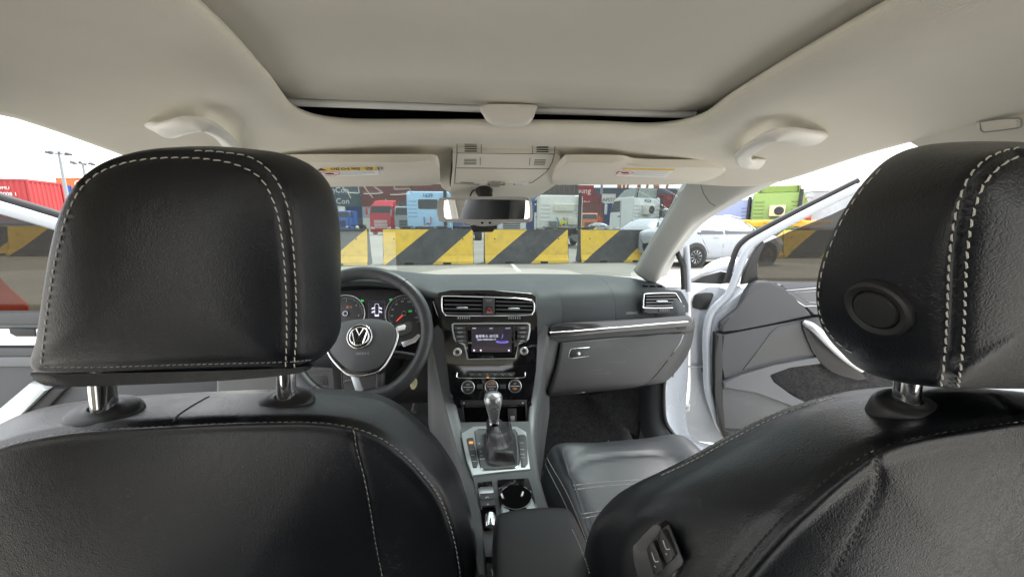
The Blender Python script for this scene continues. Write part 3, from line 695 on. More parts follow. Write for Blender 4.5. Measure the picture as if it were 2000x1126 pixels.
if len(fr3) > 3: stitches('stitching', fr3, THREAD, back2, step=.0062, ln=.0046, r=.0004)
post(ps, b2, 1775, 760, 790, 20, .275, (1768, 796, 62, 0))
# backrest adjuster on the shoulder
c0h, n0h = hit(b2, 1302, 1075)
ap_ = Plane(c0h, n0h.cross(Vector((0, 0, 1))), Vector((0, 0, 1)) - n0h*n0h.z)
fr = [(1258, 1062), (1268, 1048), (1300, 1014), (1308, 1010), (1314, 1016), (1332, 1058), (1345, 1094), (1344, 1108), (1312, 1140), (1294, 1150), (1282, 1140), (1268, 1100)]
plate('switch_frame', [ap_.px(x, y, -.012) for x, y in fr], ap_.n*.022, mat('switch_frame', (.035, .035, .037), .3), ps, bev=.0045, seg=3, smooth_n=3)
sf = ps.children[-1]
ipx = [(1266, 1066), (1300, 1026), (1308, 1024), (1336, 1094), (1334, 1102), (1296, 1136), (1288, 1132)]
plate('switch_well', [ap_.px(x, y, .0090) for x, y in ipx], ap_.n*.0018, mat('switch_grey', (.03, .03, .031), .4), sf, bev=.0005)
for (qs, sym) in (([(1270, 1068), (1280, 1056), (1285, 1056), (1301, 1098), (1300, 1104), (1288, 1118), (1283, 1116)], (1280, 1092)), ([(1290, 1042), (1299, 1033), (1304, 1034), (1322, 1074), (1322, 1084), (1312, 1094), (1306, 1092)], (1302, 1068))):
    plate('switch_button', [ap_.px(x, y, .0100) for x, y in qs], ap_.n*.0065, BLACKPL, sf, bev=.0022, seg=2, smooth_n=2)
    x, y = sym; B_ = lambda dx, dy: ap_.px(x+dx, y+dy, .0168)
    tube('switch_symbol', [B_(-7, -14), B_(-3, -2), B_(0, 4), B_(6, 3)], .0006, MARKW, sf, seg=5, flat=.3)
    tube('switch_symbol', [B_(-2, 11), B_(1, 15)], .0007, MARKW, sf, seg=5, flat=.3)
# passenger cushion
cu = [ # columns left skirt -> left edge -> seam -> centre -> right edge; rows front -> rear (world X, Y, Z)
    [(.135, .955, .40), (.150, .965, .47), (.175, .985, .545), (.30, 1.0, .555), (.43, 1.005, .556), (.545, .995, .55), (.585, .985, .48), (.595, .97, .40)],
    [(.120, .93, .42), (.138, .93, .52), (.172, .935, .600), (.30, .945, .592), (.43, .95, .592), (.545, .945, .602), (.590, .94, .52), (.60, .93, .42)],
    [(.112, .86, .42), (.128, .86, .535), (.170, .865, .618), (.215, .87, .602), (.43, .87, .596), (.535, .87, .618), (.595, .86, .535), (.605, .86, .42)],
    [(.108, .74, .42), (.122, .74, .54), (.165, .74, .622), (.215, .74, .590), (.43, .74, .584), (.535, .74, .622), (.597, .74, .54), (.607, .74, .42)],
    [(.106, .60, .42), (.118, .60, .54), (.162, .60, .620), (.215, .60, .578), (.43, .60, .572), (.535, .60, .620), (.597, .60, .54), (.607, .60, .42)],
    [(.106, .42, .42), (.118, .42, .54), (.162, .42, .610), (.215, .42, .560), (.43, .42, .555), (.535, .42, .610), (.597, .42, .54), (.607, .42, .42)]]
cush = mk_grid('cushion', grid_spline(cu, 10, 10), CUSHION, ps)
ct = bvh(cush)
w1 = surf_path(ct, [(1062, 895), (1068, 912), (1082, 940), (1100, 975), (1120, 1020), (1140, 1068), (1152, 1105)], 12)
w2 = surf_path(ct, [(1066, 889), (1080, 915), (1098, 945), (1118, 985), (1138, 1035), (1154, 1080)], 12)
ar = surf_path(ct, [(1112, 935), (1116, 918), (1128, 905), (1150, 896), (1200, 889), (1270, 885), (1300, 888), (1325, 898)], 12)
ed = surf_path(ct, [(1086, 878), (1100, 915), (1118, 950), (1140, 1010), (1160, 1060)], 12)
h1 = surf_path(ct, [(1120, 947), (1180, 941), (1250, 936)], 10); h1b = surf_path(ct, [(1122, 955), (1180, 949), (1240, 944)], 10)
h3 = surf_path(ct, [(1136, 1003), (1155, 1000), (1180, 996)], 10); h3b = surf_path(ct, [(1140, 1011), (1155, 1008), (1180, 1004)], 10)
pinch(cush, [p for p in (ar, ed) if len(p) > 3], .006, .006); pinch(cush, [p for p in (h1, h3) if len(p) > 3], .003, .004)
for p in (w1, w2, h1, h1b, h3, h3b):
    if len(p) > 3: stitches('stitching', p, THREAD, cush, step=.0062, ln=.0046, r=.0007)
bx_ = box('belt_buckle', PZ(1116, 1042, .60), (.018, .03, .05), REDP, ps, bev=.004)
# ================================================================== dashboard
db = thing('dashboard', 'grey dashboard with black centre panel, glove box and decor strip', 'dashboard', (0, 1.3, .5), world=True)
def lerpcols(cols, xs):
    xs0 = [c[0] for c in cols]; R = len(cols[0][1]); o = []
    for r in range(R): o.append([(x, np.interp(x, xs0, [c[1][r][0] for c in cols]), np.interp(x, xs0, [c[1][r][1] for c in cols])) for x in xs])
    return o
pas = lambda b, c: [(b, .990), (1.46, .994), (1.36, .986), (1.30, .966), (1.272, .930), (1.258, .885), (1.25, .845), (1.255, .83)]
cols = [(-.73, [(1.44, .985), (1.38, .985), (1.32, .98), (1.28, .95), (1.25, .92), (1.245, .88), (1.24, .84), (1.25, .82)]),
        (-.60, [(1.52, .988), (1.42, 1.0), (1.30, 1.0), (1.24, .985), (1.22, .96), (1.22, .94), (1.23, .93), (1.25, .92)]),
        (-.51, [(1.56, .99), (1.42, 1.015), (1.26, 1.035), (1.16, 1.04), (1.115, 1.034), (1.105, 1.022), (1.125, 1.012), (1.20, 1.005)]),
        (-.36, [(1.59, .99), (1.44, 1.022), (1.26, 1.052), (1.15, 1.054), (1.105, 1.046), (1.095, 1.032), (1.12, 1.022), (1.20, 1.015)]),
        (-.24, [(1.60, .99), (1.44, 1.016), (1.26, 1.038), (1.16, 1.036), (1.125, 1.026), (1.118, 1.012), (1.14, 1.0), (1.20, .99)]),
        (-.17, [(1.60, .99), (1.46, 1.005), (1.30, 1.012), (1.20, 1.004), (1.165, .996), (1.155, .984), (1.16, .972), (1.20, .96)]),
        (-.10, [(1.60, .99), (1.46, 1.0), (1.30, 1.0), (1.21, .994), (1.175, .988), (1.165, .979), (1.17, .968), (1.20, .95)]),
        (.10, [(1.60, .99), (1.46, .998), (1.30, .996), (1.21, .990), (1.175, .983), (1.163, .974), (1.17, .962), (1.20, .95)]),
        (.145, [(1.60, .99), (1.46, .997), (1.31, .994), (1.215, .986), (1.18, .972), (1.168, .95), (1.165, .90), (1.17, .85)]),
        (.165, [(1.60, .99), (1.46, .997), (1.32, .990), (1.225, .975), (1.19, .95), (1.178, .915), (1.172, .875), (1.172, .84)]),
        (.25, [(1.59, .99), (1.46, .996), (1.34, .988), (1.265, .968), (1.235, .935), (1.222, .892), (1.215, .85), (1.215, .83)]),
        (.45, [(1.56, .99), (1.46, .994), (1.36, .985), (1.30, .963), (1.272, .930), (1.258, .888), (1.25, .85), (1.25, .83)]),
        (.60, [(1.50, .985), (1.43, .987), (1.36, .978), (1.31, .955), (1.285, .925), (1.27, .888), (1.262, .85), (1.262, .83)]),
        (.69, [(1.45, .972), (1.39, .968), (1.335, .96), (1.29, .943), (1.265, .918), (1.25, .885), (1.243, .85), (1.243, .83)]),
        (.722, [(1.45, .95), (1.39, .945), (1.34, .936), (1.30, .922), (1.28, .903), (1.266, .88), (1.258, .85), (1.258, .83)]),
        (.735, [(1.46, .90), (1.42, .90), (1.40, .895), (1.38, .89), (1.36, .88), (1.35, .865), (1.345, .85), (1.345, .83)])]
xs = sorted(set([c[0] for c in cols]+list(np.linspace(-.68, -.55, 3))+list(np.linspace(.2, .66, 10))+[0.0]))
dtop = mk_grid('top_pad', grid_spline(lerpcols(cols, xs), 6, 5), DASH, db); dt = bvh(dtop)
# lower body behind everything
G = []
for (z, dy) in ((.86, 0), (.80, .0), (.72, -.01), (.62, -.02), (.56, .05), (.55, .25)):
    G.append([(x, (1.30 if x > .1 else 1.26)+dy+(.03 if abs(x) > .66 else 0), z) for x in (-.72, -.6, -.45, -.3, -.15, 0, .15, .3, .45, .6, .72)])
mk_grid('lower_body', grid_spline(G, 4, 2), BLACKPL, db)
# decor strip
ST = Plane((.45, 1.207, .855), (1, .115, 0), (0, .10, 1))
strip = [(1071, 652), (1072, 643), (1080, 635), (1110, 629), (1200, 624), (1290, 618), (1336, 615), (1343, 617), (1347, 630), (1344, 634), (1300, 638), (1200, 646), (1120, 653), (1078, 656)]
plate('decor_strip', [ST.px(x, y, -.008) for x, y in strip], ST.n*.014, mat('piano_grey', (.035, .035, .037), .13, coat=.8, rv=.03, var=.05), db, bev=.003, seg=3, smooth_n=3)
tube('chrome_line', [ST.px(x, y, .006) for x, y in ((1074, 649.5), (1120, 646), (1200, 639), (1290, 631.5), (1343, 627.5))], .0038, CHROME, db, seg=10, flat=.8)
# band under the strip and the glove box
G = [[(1058, 650, 1.205), (1080, 657, 1.212), (1150, 652, 1.222), (1240, 643, 1.235), (1320, 634, 1.248), (1348, 632, 1.262), (1356, 620, 1.30)],
     [(1056, 668, 1.20), (1090, 668, 1.208), (1150, 662, 1.218), (1240, 655, 1.23), (1325, 648, 1.243), (1350, 645, 1.258), (1357, 640, 1.30)],
     [(1054, 676, 1.20), (1090, 673, 1.215), (1150, 668, 1.225), (1240, 661, 1.24), (1325, 654, 1.253), (1346, 650, 1.268), (1353, 645, 1.30)]]
mk_grid('lower_band', grid_spline([[PY(*q) for q in r] for r in G], 5, 5), DASHLOW, db)
gb = [[(1094, 669.5, 1.206), (1150, 665, 1.214), (1210, 659.5, 1.222), (1270, 655, 1.230), (1334, 650, 1.240)],
      [(1091, 690, 1.185), (1150, 686, 1.192), (1210, 681, 1.20), (1270, 676, 1.210), (1324, 672, 1.224)],
      [(1085, 720, 1.165), (1148, 716, 1.172), (1208, 712, 1.180), (1262, 707, 1.192), (1300, 704, 1.208)],
      [(1076, 748, 1.155), (1145, 743, 1.162), (1200, 739, 1.172), (1245, 736, 1.185), (1274, 735, 1.20)],
      [(1070, 766, 1.16), (1142, 759, 1.168), (1195, 755, 1.178), (1238, 751, 1.19), (1258, 748, 1.205)],
      [(1072, 772, 1.20), (1142, 764, 1.208), (1195, 759, 1.218), (1236, 754, 1.228), (1252, 750, 1.238)]]
gbo = mk_grid('glove_box_door', grid_spline([[PY(*q) for q in r] for r in gb], 8, 8), DASHLOW, db); solid(gbo, .01, 0)
gt = bvh(gbo)
# cheeks left and right of the glove box
ch = [[(1052, 655, 1.195), (1072, 662, 1.198), (1091, 669, 1.21)], [(1050, 690, 1.17), (1068, 690, 1.175), (1088, 690, 1.192)], [(1047, 720, 1.15), (1063, 720, 1.155), (1082, 720, 1.172)],
      [(1044, 750, 1.14), (1056, 752, 1.145), (1072, 750, 1.162)], [(1045, 772, 1.145), (1054, 774, 1.15), (1066, 770, 1.168)], [(1048, 779, 1.20), (1056, 780, 1.20), (1064, 776, 1.21)]]
mk_grid('left_cheek', grid_spline([[PY(*q) for q in r] for r in ch], 6, 5), DASHLOW, db)
ch = [[(1337, 650, 1.245), (1346, 649, 1.26), (1356, 643, 1.31)], [(1328, 672, 1.229), (1340, 672, 1.244), (1352, 668, 1.30)], [(1304, 704, 1.213), (1322, 702, 1.228), (1340, 698, 1.29)],
      [(1279, 735, 1.205), (1300, 730, 1.22), (1318, 728, 1.27)], [(1262, 748, 1.21), (1275, 748, 1.225), (1300, 745, 1.26)], [(1256, 752, 1.245), (1266, 752, 1.25), (1290, 748, 1.27)]]
mk_grid('right_cheek', grid_spline([[PY(*q) for q in r] for r in ch], 6, 5), DASHLOW, db)
# glove box handle
c_, n_ = hit(gt, 1135, 690)
GP = Plane(c_, n_.cross(Vector((0, 0, 1))), Vector((0, 0, 1)) - n_*n_.z)
plate('handle_cup', [GP.px(x, y, -.004) for x, y in [(1111, 694), (1114, 682), (1120, 681), (1170, 677), (1174, 680), (1168, 692), (1160, 696), (1116, 700)]], GP.n*.0065, SHADEBLK, db, bev=.001, smooth_n=2)
plate('handle', [GP.px(x, y, .001) for x, y in [(1112, 693), (1115, 684), (1119, 682), (1151, 679.5), (1150, 694), (1115, 698)]], GP.n*.006, BLACKPL, db, bev=.0015)
tube('handle_rim', [GP.px(x, y, .006) for x, y in [(1110.5, 694), (1114, 682.5), (1119, 680.5), (1151, 678), (1150, 695), (1115, 699.5), (1111, 698)]], .0007, SATIN, db, seg=5, closed=True)
lathe('lock', [(.0055, 0), (.0055, .0016), (.004, .0022), (.001, .0022)], GP.px(1130, 690, .007), GP.n, SATIN, db, seg=16)
for (a, b) in (((1210, 673), (1240, 688)), ((1190, 706), (1222, 704)), ((1150, 722), (1175, 720)), ((1160, 728), (1190, 726))):
    p = surf_path(gt, [a, ((a[0]+b[0])/2, (a[1]+b[1])/2+1.5), b], 6)
    if len(p) > 3: tube('scuff', [q+n*.0053 for q, n in p], .0004, MARKG, db, seg=4, flat=.2)
text('airbag_mark', 'AIRBAG', .0125, hit(dt, 1234, 611)[0]+hit(dt, 1234, 611)[1]*.0006, (1, .06, 0), hit(dt, 1234, 611)[1].cross(Vector((1, .06, 0))), MARKG, db)
# passenger side vent
c_, n_ = hit(dt, 1292, 590)
VN = Plane(c_, (1, .22, 0), (0, .35, 1))
def vent(parent, PL, outer, ring, slat_rows, knob, chrome=CHROME, plate_mat=None, off=0.0):
    if outer: plate('vent_surround', [PL.px(x, y, off-.01) for x, y in outer], PL.n*.013, plate_mat, parent, bev=.003, seg=2, smooth_n=3)
    plate('vent_recess', [PL.px(x, y, off+.0015) for x, y in ring], PL.n*.0022, SHADEBLK, parent, smooth_n=3)
    tube('vent_ring', [Vector(p) for p in crs([PL.px(x, y, off+.005) for x, y in ring], 4, True)], .0023, chrome, parent, seg=8, closed=True)
    for (x0, y0, x1, y1) in slat_rows:
        a, b = PL.px(x0, y0, off+.004), PL.px(x1, y1, off+.004)
        tube('vent_slat', [a, b], .0042, SLAT, parent, seg=8, flat=.32, up=PL.n*.85+PL.v*.5)
    for (x, y, w) in knob:
        a, b = PL.px(x-w/2, y, off+.007), PL.px(x+w/2, y, off+.007)
        tube('vent_tab', [a, a.lerp(b, .2), a.lerp(b, .8), b], [.002, .0034, .0034, .002], ALU, parent, seg=8)
SLAT = mat('vent_slat', (.045, .046, .048), .38)
vent(db, VN, [(1254, 574), (1262, 569), (1318, 568), (1328, 573), (1338, 592), (1341, 607), (1330, 611), (1262, 612), (1254, 606)],
     [(1258, 578), (1264, 573), (1314, 572), (1322, 576), (1332, 594), (1330, 600), (1262, 601), (1257, 596)],
     [(1262, 578, 1320, 577), (1261, 584, 1324, 583), (1261, 590, 1327, 589), (1261, 596, 1330, 595)], [(1293, 588, 22)], plate_mat=DASH, off=.010)
plate('thumb_wheel', [VN.px(x, y, .012) for x, y in [(1285, 603), (1307, 602.5), (1306, 608), (1286, 608.5)]], VN.n*.004, BLACKPL, db, bev=.001)
for k in range(5): tube('thumb_rib', [VN.px(1290+k*3.3, 603.5, .0162), VN.px(1290+k*3.3, 607.5, .0162)], .0006, MARKG, db, seg=4)
for (x0, x1) in ((1254, 1264), (1268, 1278), (1282, 1292), (1296, 1308)):
    p = [hit(dt, x, y) for x, y in ((x0, 558), (x1, 558), (x1+2, 560.5), (x0+2, 560.5))]
    if None in p: continue
    plate('defrost_slot', [a+n*.0012 for a, n in p], p[0][1]*.0012, SHADEBLK, db)
# ------------------------------------------------------------------ centre panel
FP = Plane((0, 1.16, .985), (1, 0, 0), (0, .105, .32))
fas = [(858, 572), (882, 569), (960, 569), (1035, 574), (1044, 580), (1047, 592), (1047, 660), (1044, 720), (1036, 792), (890, 794), (880, 760), (873, 700), (868, 640), (856, 620), (846, 590)]
plate('centre_panel', [FP.px(x, y, -.03) for x, y in fas], FP.n*.03, GLOSSBLK, db, bev=.004, seg=3)
ring = [(863, 583), (868, 578.5), (905, 579), (960, 580.5), (1010, 582.5), (1036, 586), (1043, 592), (1043.5, 604), (1040, 611), (1030, 615.5), (955, 616.5), (880, 616.5), (869, 614), (864, 604)]
slats = []
for k in range(4): slats.append((868, 586+k*8.2, 941, 587+k*8.0)); slats.append((968, 588+k*7.8, 1040, 590+k*7.4))
vent(db, FP, None, ring, slats, [(903, 601, 22), (1004, 602.5, 22)])
plate('hazard_block', [FP.px(x, y, .003) for x, y in [(943, 580), (966, 581), (966, 616), (943, 616)]], FP.n*.006, mat('dark_grey_plastic', (.05, .052, .055), .45), db, bev=.001)
plate('hazard_button', [FP.px(x, y, .008) for x, y in [(948.5, 598), (963, 598.5), (963, 611), (948.5, 611)]], FP.n*.004, BLACKPL, db, bev=.001)
tube('hazard_symbol', [FP.px(x, y, .0124) for x, y in [(955.8, 600.5), (960.8, 608.3), (950.8, 608.3)]], .0008, emis('hazard_red', (.8, .05, .03), 0.132, (.5, .03, .02)), db, seg=5, closed=True)
tube('hazard_symbol', [FP.px(x, y, .0122) for x, y in [(950.5, 610), (961.5, 610)]], .0006, MARKW, db, seg=4)
text('hazard_text', 'PASSENGER\nAIR BAG', .0042, FP.px(954.5, 587, .0095), FP.u, FP.v, MARKG, db)
for x in (906, 1005):
    tube('thumb_wheel', [FP.px(x-13, 621, .001), FP.px(x+13, 620.5, .001)], .004, BLACKPL, db, seg=10)
    for k in range(6): tube('thumb_rib', [FP.px(x-11+k*4.3, 618.5, .0048), FP.px(x-11+k*4.3, 622.5, .0048)], .0008, ALU, db, seg=4)
# radio
rf = [(882, 633), (886, 630.5), (960, 629.5), (1030, 629.5), (1035.5, 632), (1036, 644), (1033, 661), (1029, 666), (1016, 671), (1012, 672), (1008, 700), (912, 702), (907, 674), (904, 672), (890, 667), (886, 660), (883, 645)]
plate('radio_frame', [FP.px(x, y, -.001) for x, y in rf], FP.n*.0035, ALU, db, bev=.001)
rfi = [(885.5, 635), (888, 633), (1030, 632.5), (1033, 635), (1033, 645), (1030, 660), (1026, 664), (1013, 668.5), (1005.5, 698.5), (914.5, 700), (909, 671), (893, 665), (889, 659), (886, 645)]
plate('radio_face', [FP.px(x, y, .002) for x, y in rfi], FP.n*.0018, GLOSSBLK, db, bev=.0005)
for side in (0, 1):
    for k in range(4):
        y = 637+k*8.4
        q = [(887.5+k*.8, y), (908.5+k*.6, y), (909+k*.6, y+6.8), (888.3+k*1.1, y+6.8)] if not side else [(1011.5-k*.4, y-.5), (1031.5-k*.5, y-.5), (1031-k*.8, y+6.3), (1011-k*.4, y+6.3)]
        plate('radio_button', [FP.px(a, b, .0036) for a, b in q], FP.n*.0018, mat('button_grey', (.05, .052, .055), .4) if not (side or k) else bpy.data.materials['button_grey'], db, bev=.0005)
        bt_ = db.children[-1]
        w = [['RADIO', 'MEDIA', 'PHONE', 'MUTE'], ['SETUP', 'SOUND', 'CAR', 'MENU']][side][k]
        text('button_text', w, .0052, FP.px((q[0][0]+q[1][0])/2, y+3.4, .0056), FP.u, FP.v, MARKW, bt_)
# screen
SCR = bpy.data.materials.new('screen_glow'); SCR.use_nodes = True
_b = SCR.node_tree.nodes['Principled BSDF']; _b.inputs['Base Color'].default_value = (.008, .008, .01, 1); _b.inputs['Roughness'].default_value = .12
_b.inputs['Emission Color'].default_value = (.035, .03, .05, 1); _b.inputs['Emission Strength'].default_value = .06
plate('screen_bezel', [FP.px(x, y, .0036) for x, y in [(912, 633.5), (1006, 633.5), (1004, 692), (914, 693)]], FP.n*.002, GLOSSBLK, db, bev=.0006)
plate('screen', [FP.px(x, y, .0056) for x, y in [(920.5, 638), (999.5, 638), (999, 687), (921.5, 687)]], FP.n*.0006, SCR, db)
scr = db.children[-1]
SW = emis('screen_white', (.8, .82, 1.0), 0.165); SV = emis('screen_violet', (.22, .16, .85), 0.110); SRD = emis('screen_red', (.6, .03, .06), 0.110)
text('screen_text', '블루투스 오디오', .0105, FP.px(951.5, 656.5, .0066), FP.u, FP.v, SW, scr, ext=.0001)
text('screen_text', '연결이 해제되었습니다', .0062, FP.px(950.5, 662.8, .0066), FP.u, FP.v, SW, scr, ext=.0001)
text('screen_text', '09:00', .0052, FP.px(926, 640.8, .0066), FP.u, FP.v, SW, scr, ext=.0001)
text('screen_text', '10:07', .0052, FP.px(959, 640.8, .0066), FP.u, FP.v, SW, scr, ext=.0001)
text('screen_text', '21.5°C', .0052, FP.px(992, 640.6, .0066), FP.u, FP.v, SW, scr, ext=.0001)
tube('screen_line', [FP.px(922, 680, .0064), FP.px(998, 680, .0064)], .0006, SRD, scr, seg=4, flat=.3)
plate('screen_icon', [FP.px(981+13*math.cos(t), 667+3.0*math.sin(t), .0062) for t in np.linspace(0, 2*math.pi, 25)[:-1]], FP.n*.0003, SV, scr)
plate('screen_icon', [FP.px(981+8*math.cos(t), 665.5+1.6*math.sin(t), .0066) for t in np.linspace(0, 2*math.pi, 17)[:-1]], FP.n*.0002, emis('screen_dark', (.05, .04, .16), 0.110), scr)
text('screen_icon', '♪', .022, FP.px(981, 656, .0066), FP.u, FP.v, SV, scr, ext=.0001)
for x in (926, 939, 994): plate('screen_icon', [FP.px(x+1.9*math.cos(t), 683.7+1.9*math.sin(t), .0063) for t in np.linspace(0, 2*math.pi, 9)[:-1]], FP.n*.0003, SW, scr)
for (x, y) in ((893.5, 687), (1023.5, 685)):
    lathe('radio_knob', [(.0125, 0), (.0125, .003), (.0108, .0045), (.0098, .0045), (.0095, .012), (.0085, .0135), (.0065, .0138), (.006, .0128), (.001, .0128)], FP.px(x, y, .0), FP.n, SATIN, db, seg=28)
    lathe('knob_cap', [(.0062, .0), (.006, .0015), (.001, .0016)], FP.px(x, y, .0128), FP.n, BLACKPL, db.children[-1], seg=20)
tube('panel_groove', [FP.px(876, 712, .0006), FP.px(1044, 711.5, .0006)], .0008, SHADEBLK, db, seg=5)
# climate panel
tube('climate_rim', [FP.px(x, y, .0015) for x, y in [(893, 727), (892, 735), (897, 738), (1020, 737.5), (1026, 735), (1026, 726)]], .0013, CHROME, db, seg=6)
plate('climate_bar', [FP.px(x, y, .0005) for x, y in [(914, 727), (1006, 726.5), (1003, 734), (917, 734.5)]], FP.n*.0025, bpy.data.materials['button_grey'], db, bev=.0008)
cb_ = db.children[-1]
for i, x in enumerate((922, 937, 952, 967, 982, 997)):
    tube('climate_symbol', [FP.px(x-2.5, 729, .0034), FP.px(x, 731.8, .0034), FP.px(x+3, 729.3+(i % 3), .0034)], .0005, MARKW, cb_, seg=4)
AMB = emis('amber_lamp', (1, .35, .05), 0.154)
plate('indicator_lamp', [FP.px(x, y, .003) for x, y in [(950, 735.2), (955, 735.2), (955, 736.8), (950, 736.8)]], FP.n*.0004, AMB, cb_)
for i, (x, y) in enumerate(((914, 755.5), (960, 754.5), (1006, 753.5))):
    lathe('climate_dial', [(.0196, 0), (.0196, .004), (.0188, .0055), (.0172, .006), (.0165, .0045), (.016, .011), (.015, .012), (.001, .0122)], FP.px(x, y, -.001), FP.n, BLACKPL, db, seg=36)
    d_ = db.children[-1]
    tube('dial_ring', [FP.px(x, y, .0052)+FP.u*(.0185*math.cos(t))+FP.v*(.0185*math.sin(t)) for t in np.linspace(0, 2*math.pi, 33)[:-1]], .0013, SATIN, d_, seg=6, closed=True)
    tube('dial_line', [FP.px(x-9, y, .0116), FP.px(x+9, y-.2, .0116)], .0006, MARKW, d_, seg=4)
    text('dial_text', ['A/C', 'AUTO', '22°'][i], .006, FP.px(x, y-5, .0114), FP.u, FP.v, MARKW, d_); text('dial_text', ['OFF', 'SETUP', 'MAX'][i], .0052, FP.px(x, y+5, .0114), FP.u, FP.v, MARKW if i < 2 else AMB, d_)
    if i == 1:
        for k in range(9):
            a = rad(25+k*16.2); c = FP.px(x, y, .0112)+FP.u*(.0135*math.cos(a))+FP.v*(.0135*math.sin(a))
            lathe('dial_lamp', [(.0009, 0), (.0009, .0006)], c, FP.n, AMB, d_, seg=6)
for (x0, x1) in ((932, 943), (976, 988)):
    plate('climate_button', [FP.px(a, b, .0005) for a, b in [(x0, 750), (x1, 750), (x1, 758.5), (x0, 758.5)]], FP.n*.002, bpy.data.materials['button_grey'], db, bev=.0006)
# storage bin under the climate panel
BP = Plane((0, 1.05, .655), (1, 0, 0), (0, .09, .18))
plate('bin_lip', [BP.px(x, y, 0) for x, y in [(899, 781), (1029, 780), (1028, 790), (901, 791)]], BP.n*.004, BLACKPL, db, bev=.001)
for x in (906, 1021): lathe('bin_screw', [(.0028, 0), (.0026, .0012), (.001, .0014)], BP.px(x, 786.5, .004), BP.n, SATIN, db, seg=10)
plate('storage_bin', [BP.px(x, y, -.006) for x, y in [(902, 791), (1028, 790), (1030, 836), (906, 838)]], BP.n*.003, SHADEBLK, db)
for q in ([(902, 791), (905, 791), (909, 838), (906, 838)], [(1025, 790), (1028, 790), (1030, 836), (1027, 836)]): plate('bin_side', [BP.px(x, y, -.004) for x, y in q], BP.n*.010, BLACKPL, db, bev=.001)
plate('socket_block', [BP.px(x, y, -.002) for x, y in [(991, 797), (1008, 797), (1009, 832), (993, 832)]], BP.n*.006, BLACKPL, db, bev=.001)
plate('socket', [BP.px(x, y, .004) for x, y in [(997, 812), (1005, 812), (1005, 824), (998, 824)]], BP.n*.0012, STEEL, db.children[-1], bev=.0003)
# ================================================================== instrument cluster
CP = Plane((-.35, 1.225, .93), (1, 0, 0), (0, .30, 1))
ic = thing('instrument_cluster', 'instrument cluster with two round dials behind the steering wheel', 'instrument cluster', CP.o, world=True)
G = [[(-.53, 1.26, .86), (-.35, 1.26, .86), (-.17, 1.26, .86)], [(-.53, 1.275, .95), (-.35, 1.275, .95), (-.17, 1.275, .95)], [(-.52, 1.25, 1.0), (-.35, 1.255, 1.01), (-.18, 1.25, .995)], [(-.52, 1.18, 1.008), (-.35, 1.18, 1.018), (-.18, 1.18, .998)]]
mk_grid('recess', grid_spline(G, 4, 4), BLACKPL, ic)
fc = [(610, 580), (640, 572), (700, 566), (760, 566), (820, 572), (842, 584), (842, 640), (820, 660), (620, 660)]
plate('face', [CP.px(x, y, -.004) for x, y in fc], CP.n*.004, BLACKPL, ic, bev=.001, smooth_n=2)
DIAL = mat('dial_face', (.03, .03, .032), .45)
for gi, (x, y, nums) in enumerate(((676, 612, ['1', '2', '3', '4', '5']), (790, 612, ['20', '40', '60', '80', '100', '120', '140', '160']))):
    c = CP.px(x, y, .0); R = .0600
    lathe('dial', [(R, 0), (R, .003), (.0545, .003), (.0545, .0012), (.001, .0012)], c, CP.n, DIAL, ic, seg=40); dl = ic.children[-1]
    tube('dial_ring', [c+CP.n*.004+CP.u*(R*.985*math.cos(t))+CP.v*(R*.985*math.sin(t)) for t in np.linspace(0, 2*math.pi, 41)[:-1]], .0021, SATIN, dl, seg=7, closed=True)
    m_ = len(nums)
    for k in range(41):
        a = rad(215-250*k/40); l = .006 if k % 5 == 0 else .0035
        p = c+CP.n*.0018+CP.u*(.052*math.cos(a))+CP.v*(.052*math.sin(a)); q = c+CP.n*.0018+CP.u*((.052-l)*math.cos(a))+CP.v*((.052-l)*math.sin(a))
        tube('tick', [p, q], .0006, MARKW if not (gi == 0 and k > 34) else REDP, dl, seg=4)
    for k, s in enumerate(nums):
        a = rad(190-(200 if gi == 0 else 210)*k/(m_-1)); text('dial_number', s, .0085, c+CP.n*.0018+CP.u*(.040*math.cos(a))+CP.v*(.040*math.sin(a)), CP.u, CP.v, MARKW, dl)
    lathe('dial_hub', [(.0085, 0), (.0085, .006), (.0065, .008), (.001, .008)], c+CP.n*.001, CP.n, BLACKPL, dl, seg=20)
    tube('hub_ring', [c+CP.n*.008+CP.u*(.0072*math.cos(t))+CP.v*(.0072*math.sin(t)) for t in np.linspace(0, 2*math.pi, 21)[:-1]], .0011, SATIN, dl, seg=5, closed=True)
    if gi == 1:
        a = rad(226); tube('needle', [c+CP.n*.006+CP.u*(.008*math.cos(a))+CP.v*(.008*math.sin(a)), c+CP.n*.006+CP.u*(.034*math.cos(a))+CP.v*(.034*math.sin(a))], [.0022, .0012], emis('needle_red', (.9, .06, .02), 0.154, (.6, .05, .03)), dl, seg=6)
        text('warning_light', 'OFF', .008, c+CP.n*.002+CP.u*.018+CP.v*.007, CP.u, CP.v, emis('green_light', (.05, .7, .12), 0.154), dl)
    else:
        text('warning_light', '⚙ !!', .009, c+CP.n*.002+CP.u*.008+CP.v*.02, CP.u, CP.v, emis('orange_light', (.8, .28, .05), 0.110), dl)
        lathe('small_dial', [(.020, 0), (.020, .002), (.018, .002), (.001, .001)], CP.px(676, 640, .002), CP.n, DIAL, dl, seg=24)
dsq = [(720, 588), (751.5, 588), (751.5, 622), (720, 622)]
plate('info_display', [CP.px(x, y, .0002) for x, y in dsq], CP.n*.0008, SCR, ic); idp = ic.children[-1]
tube('display_rim', [CP.px(x, y, .0012) for x, y in dsq], .0006, MARKG, idp, seg=4, closed=True)
cw = lambda x, y: CP.px(736+x, 605+y, .0015)
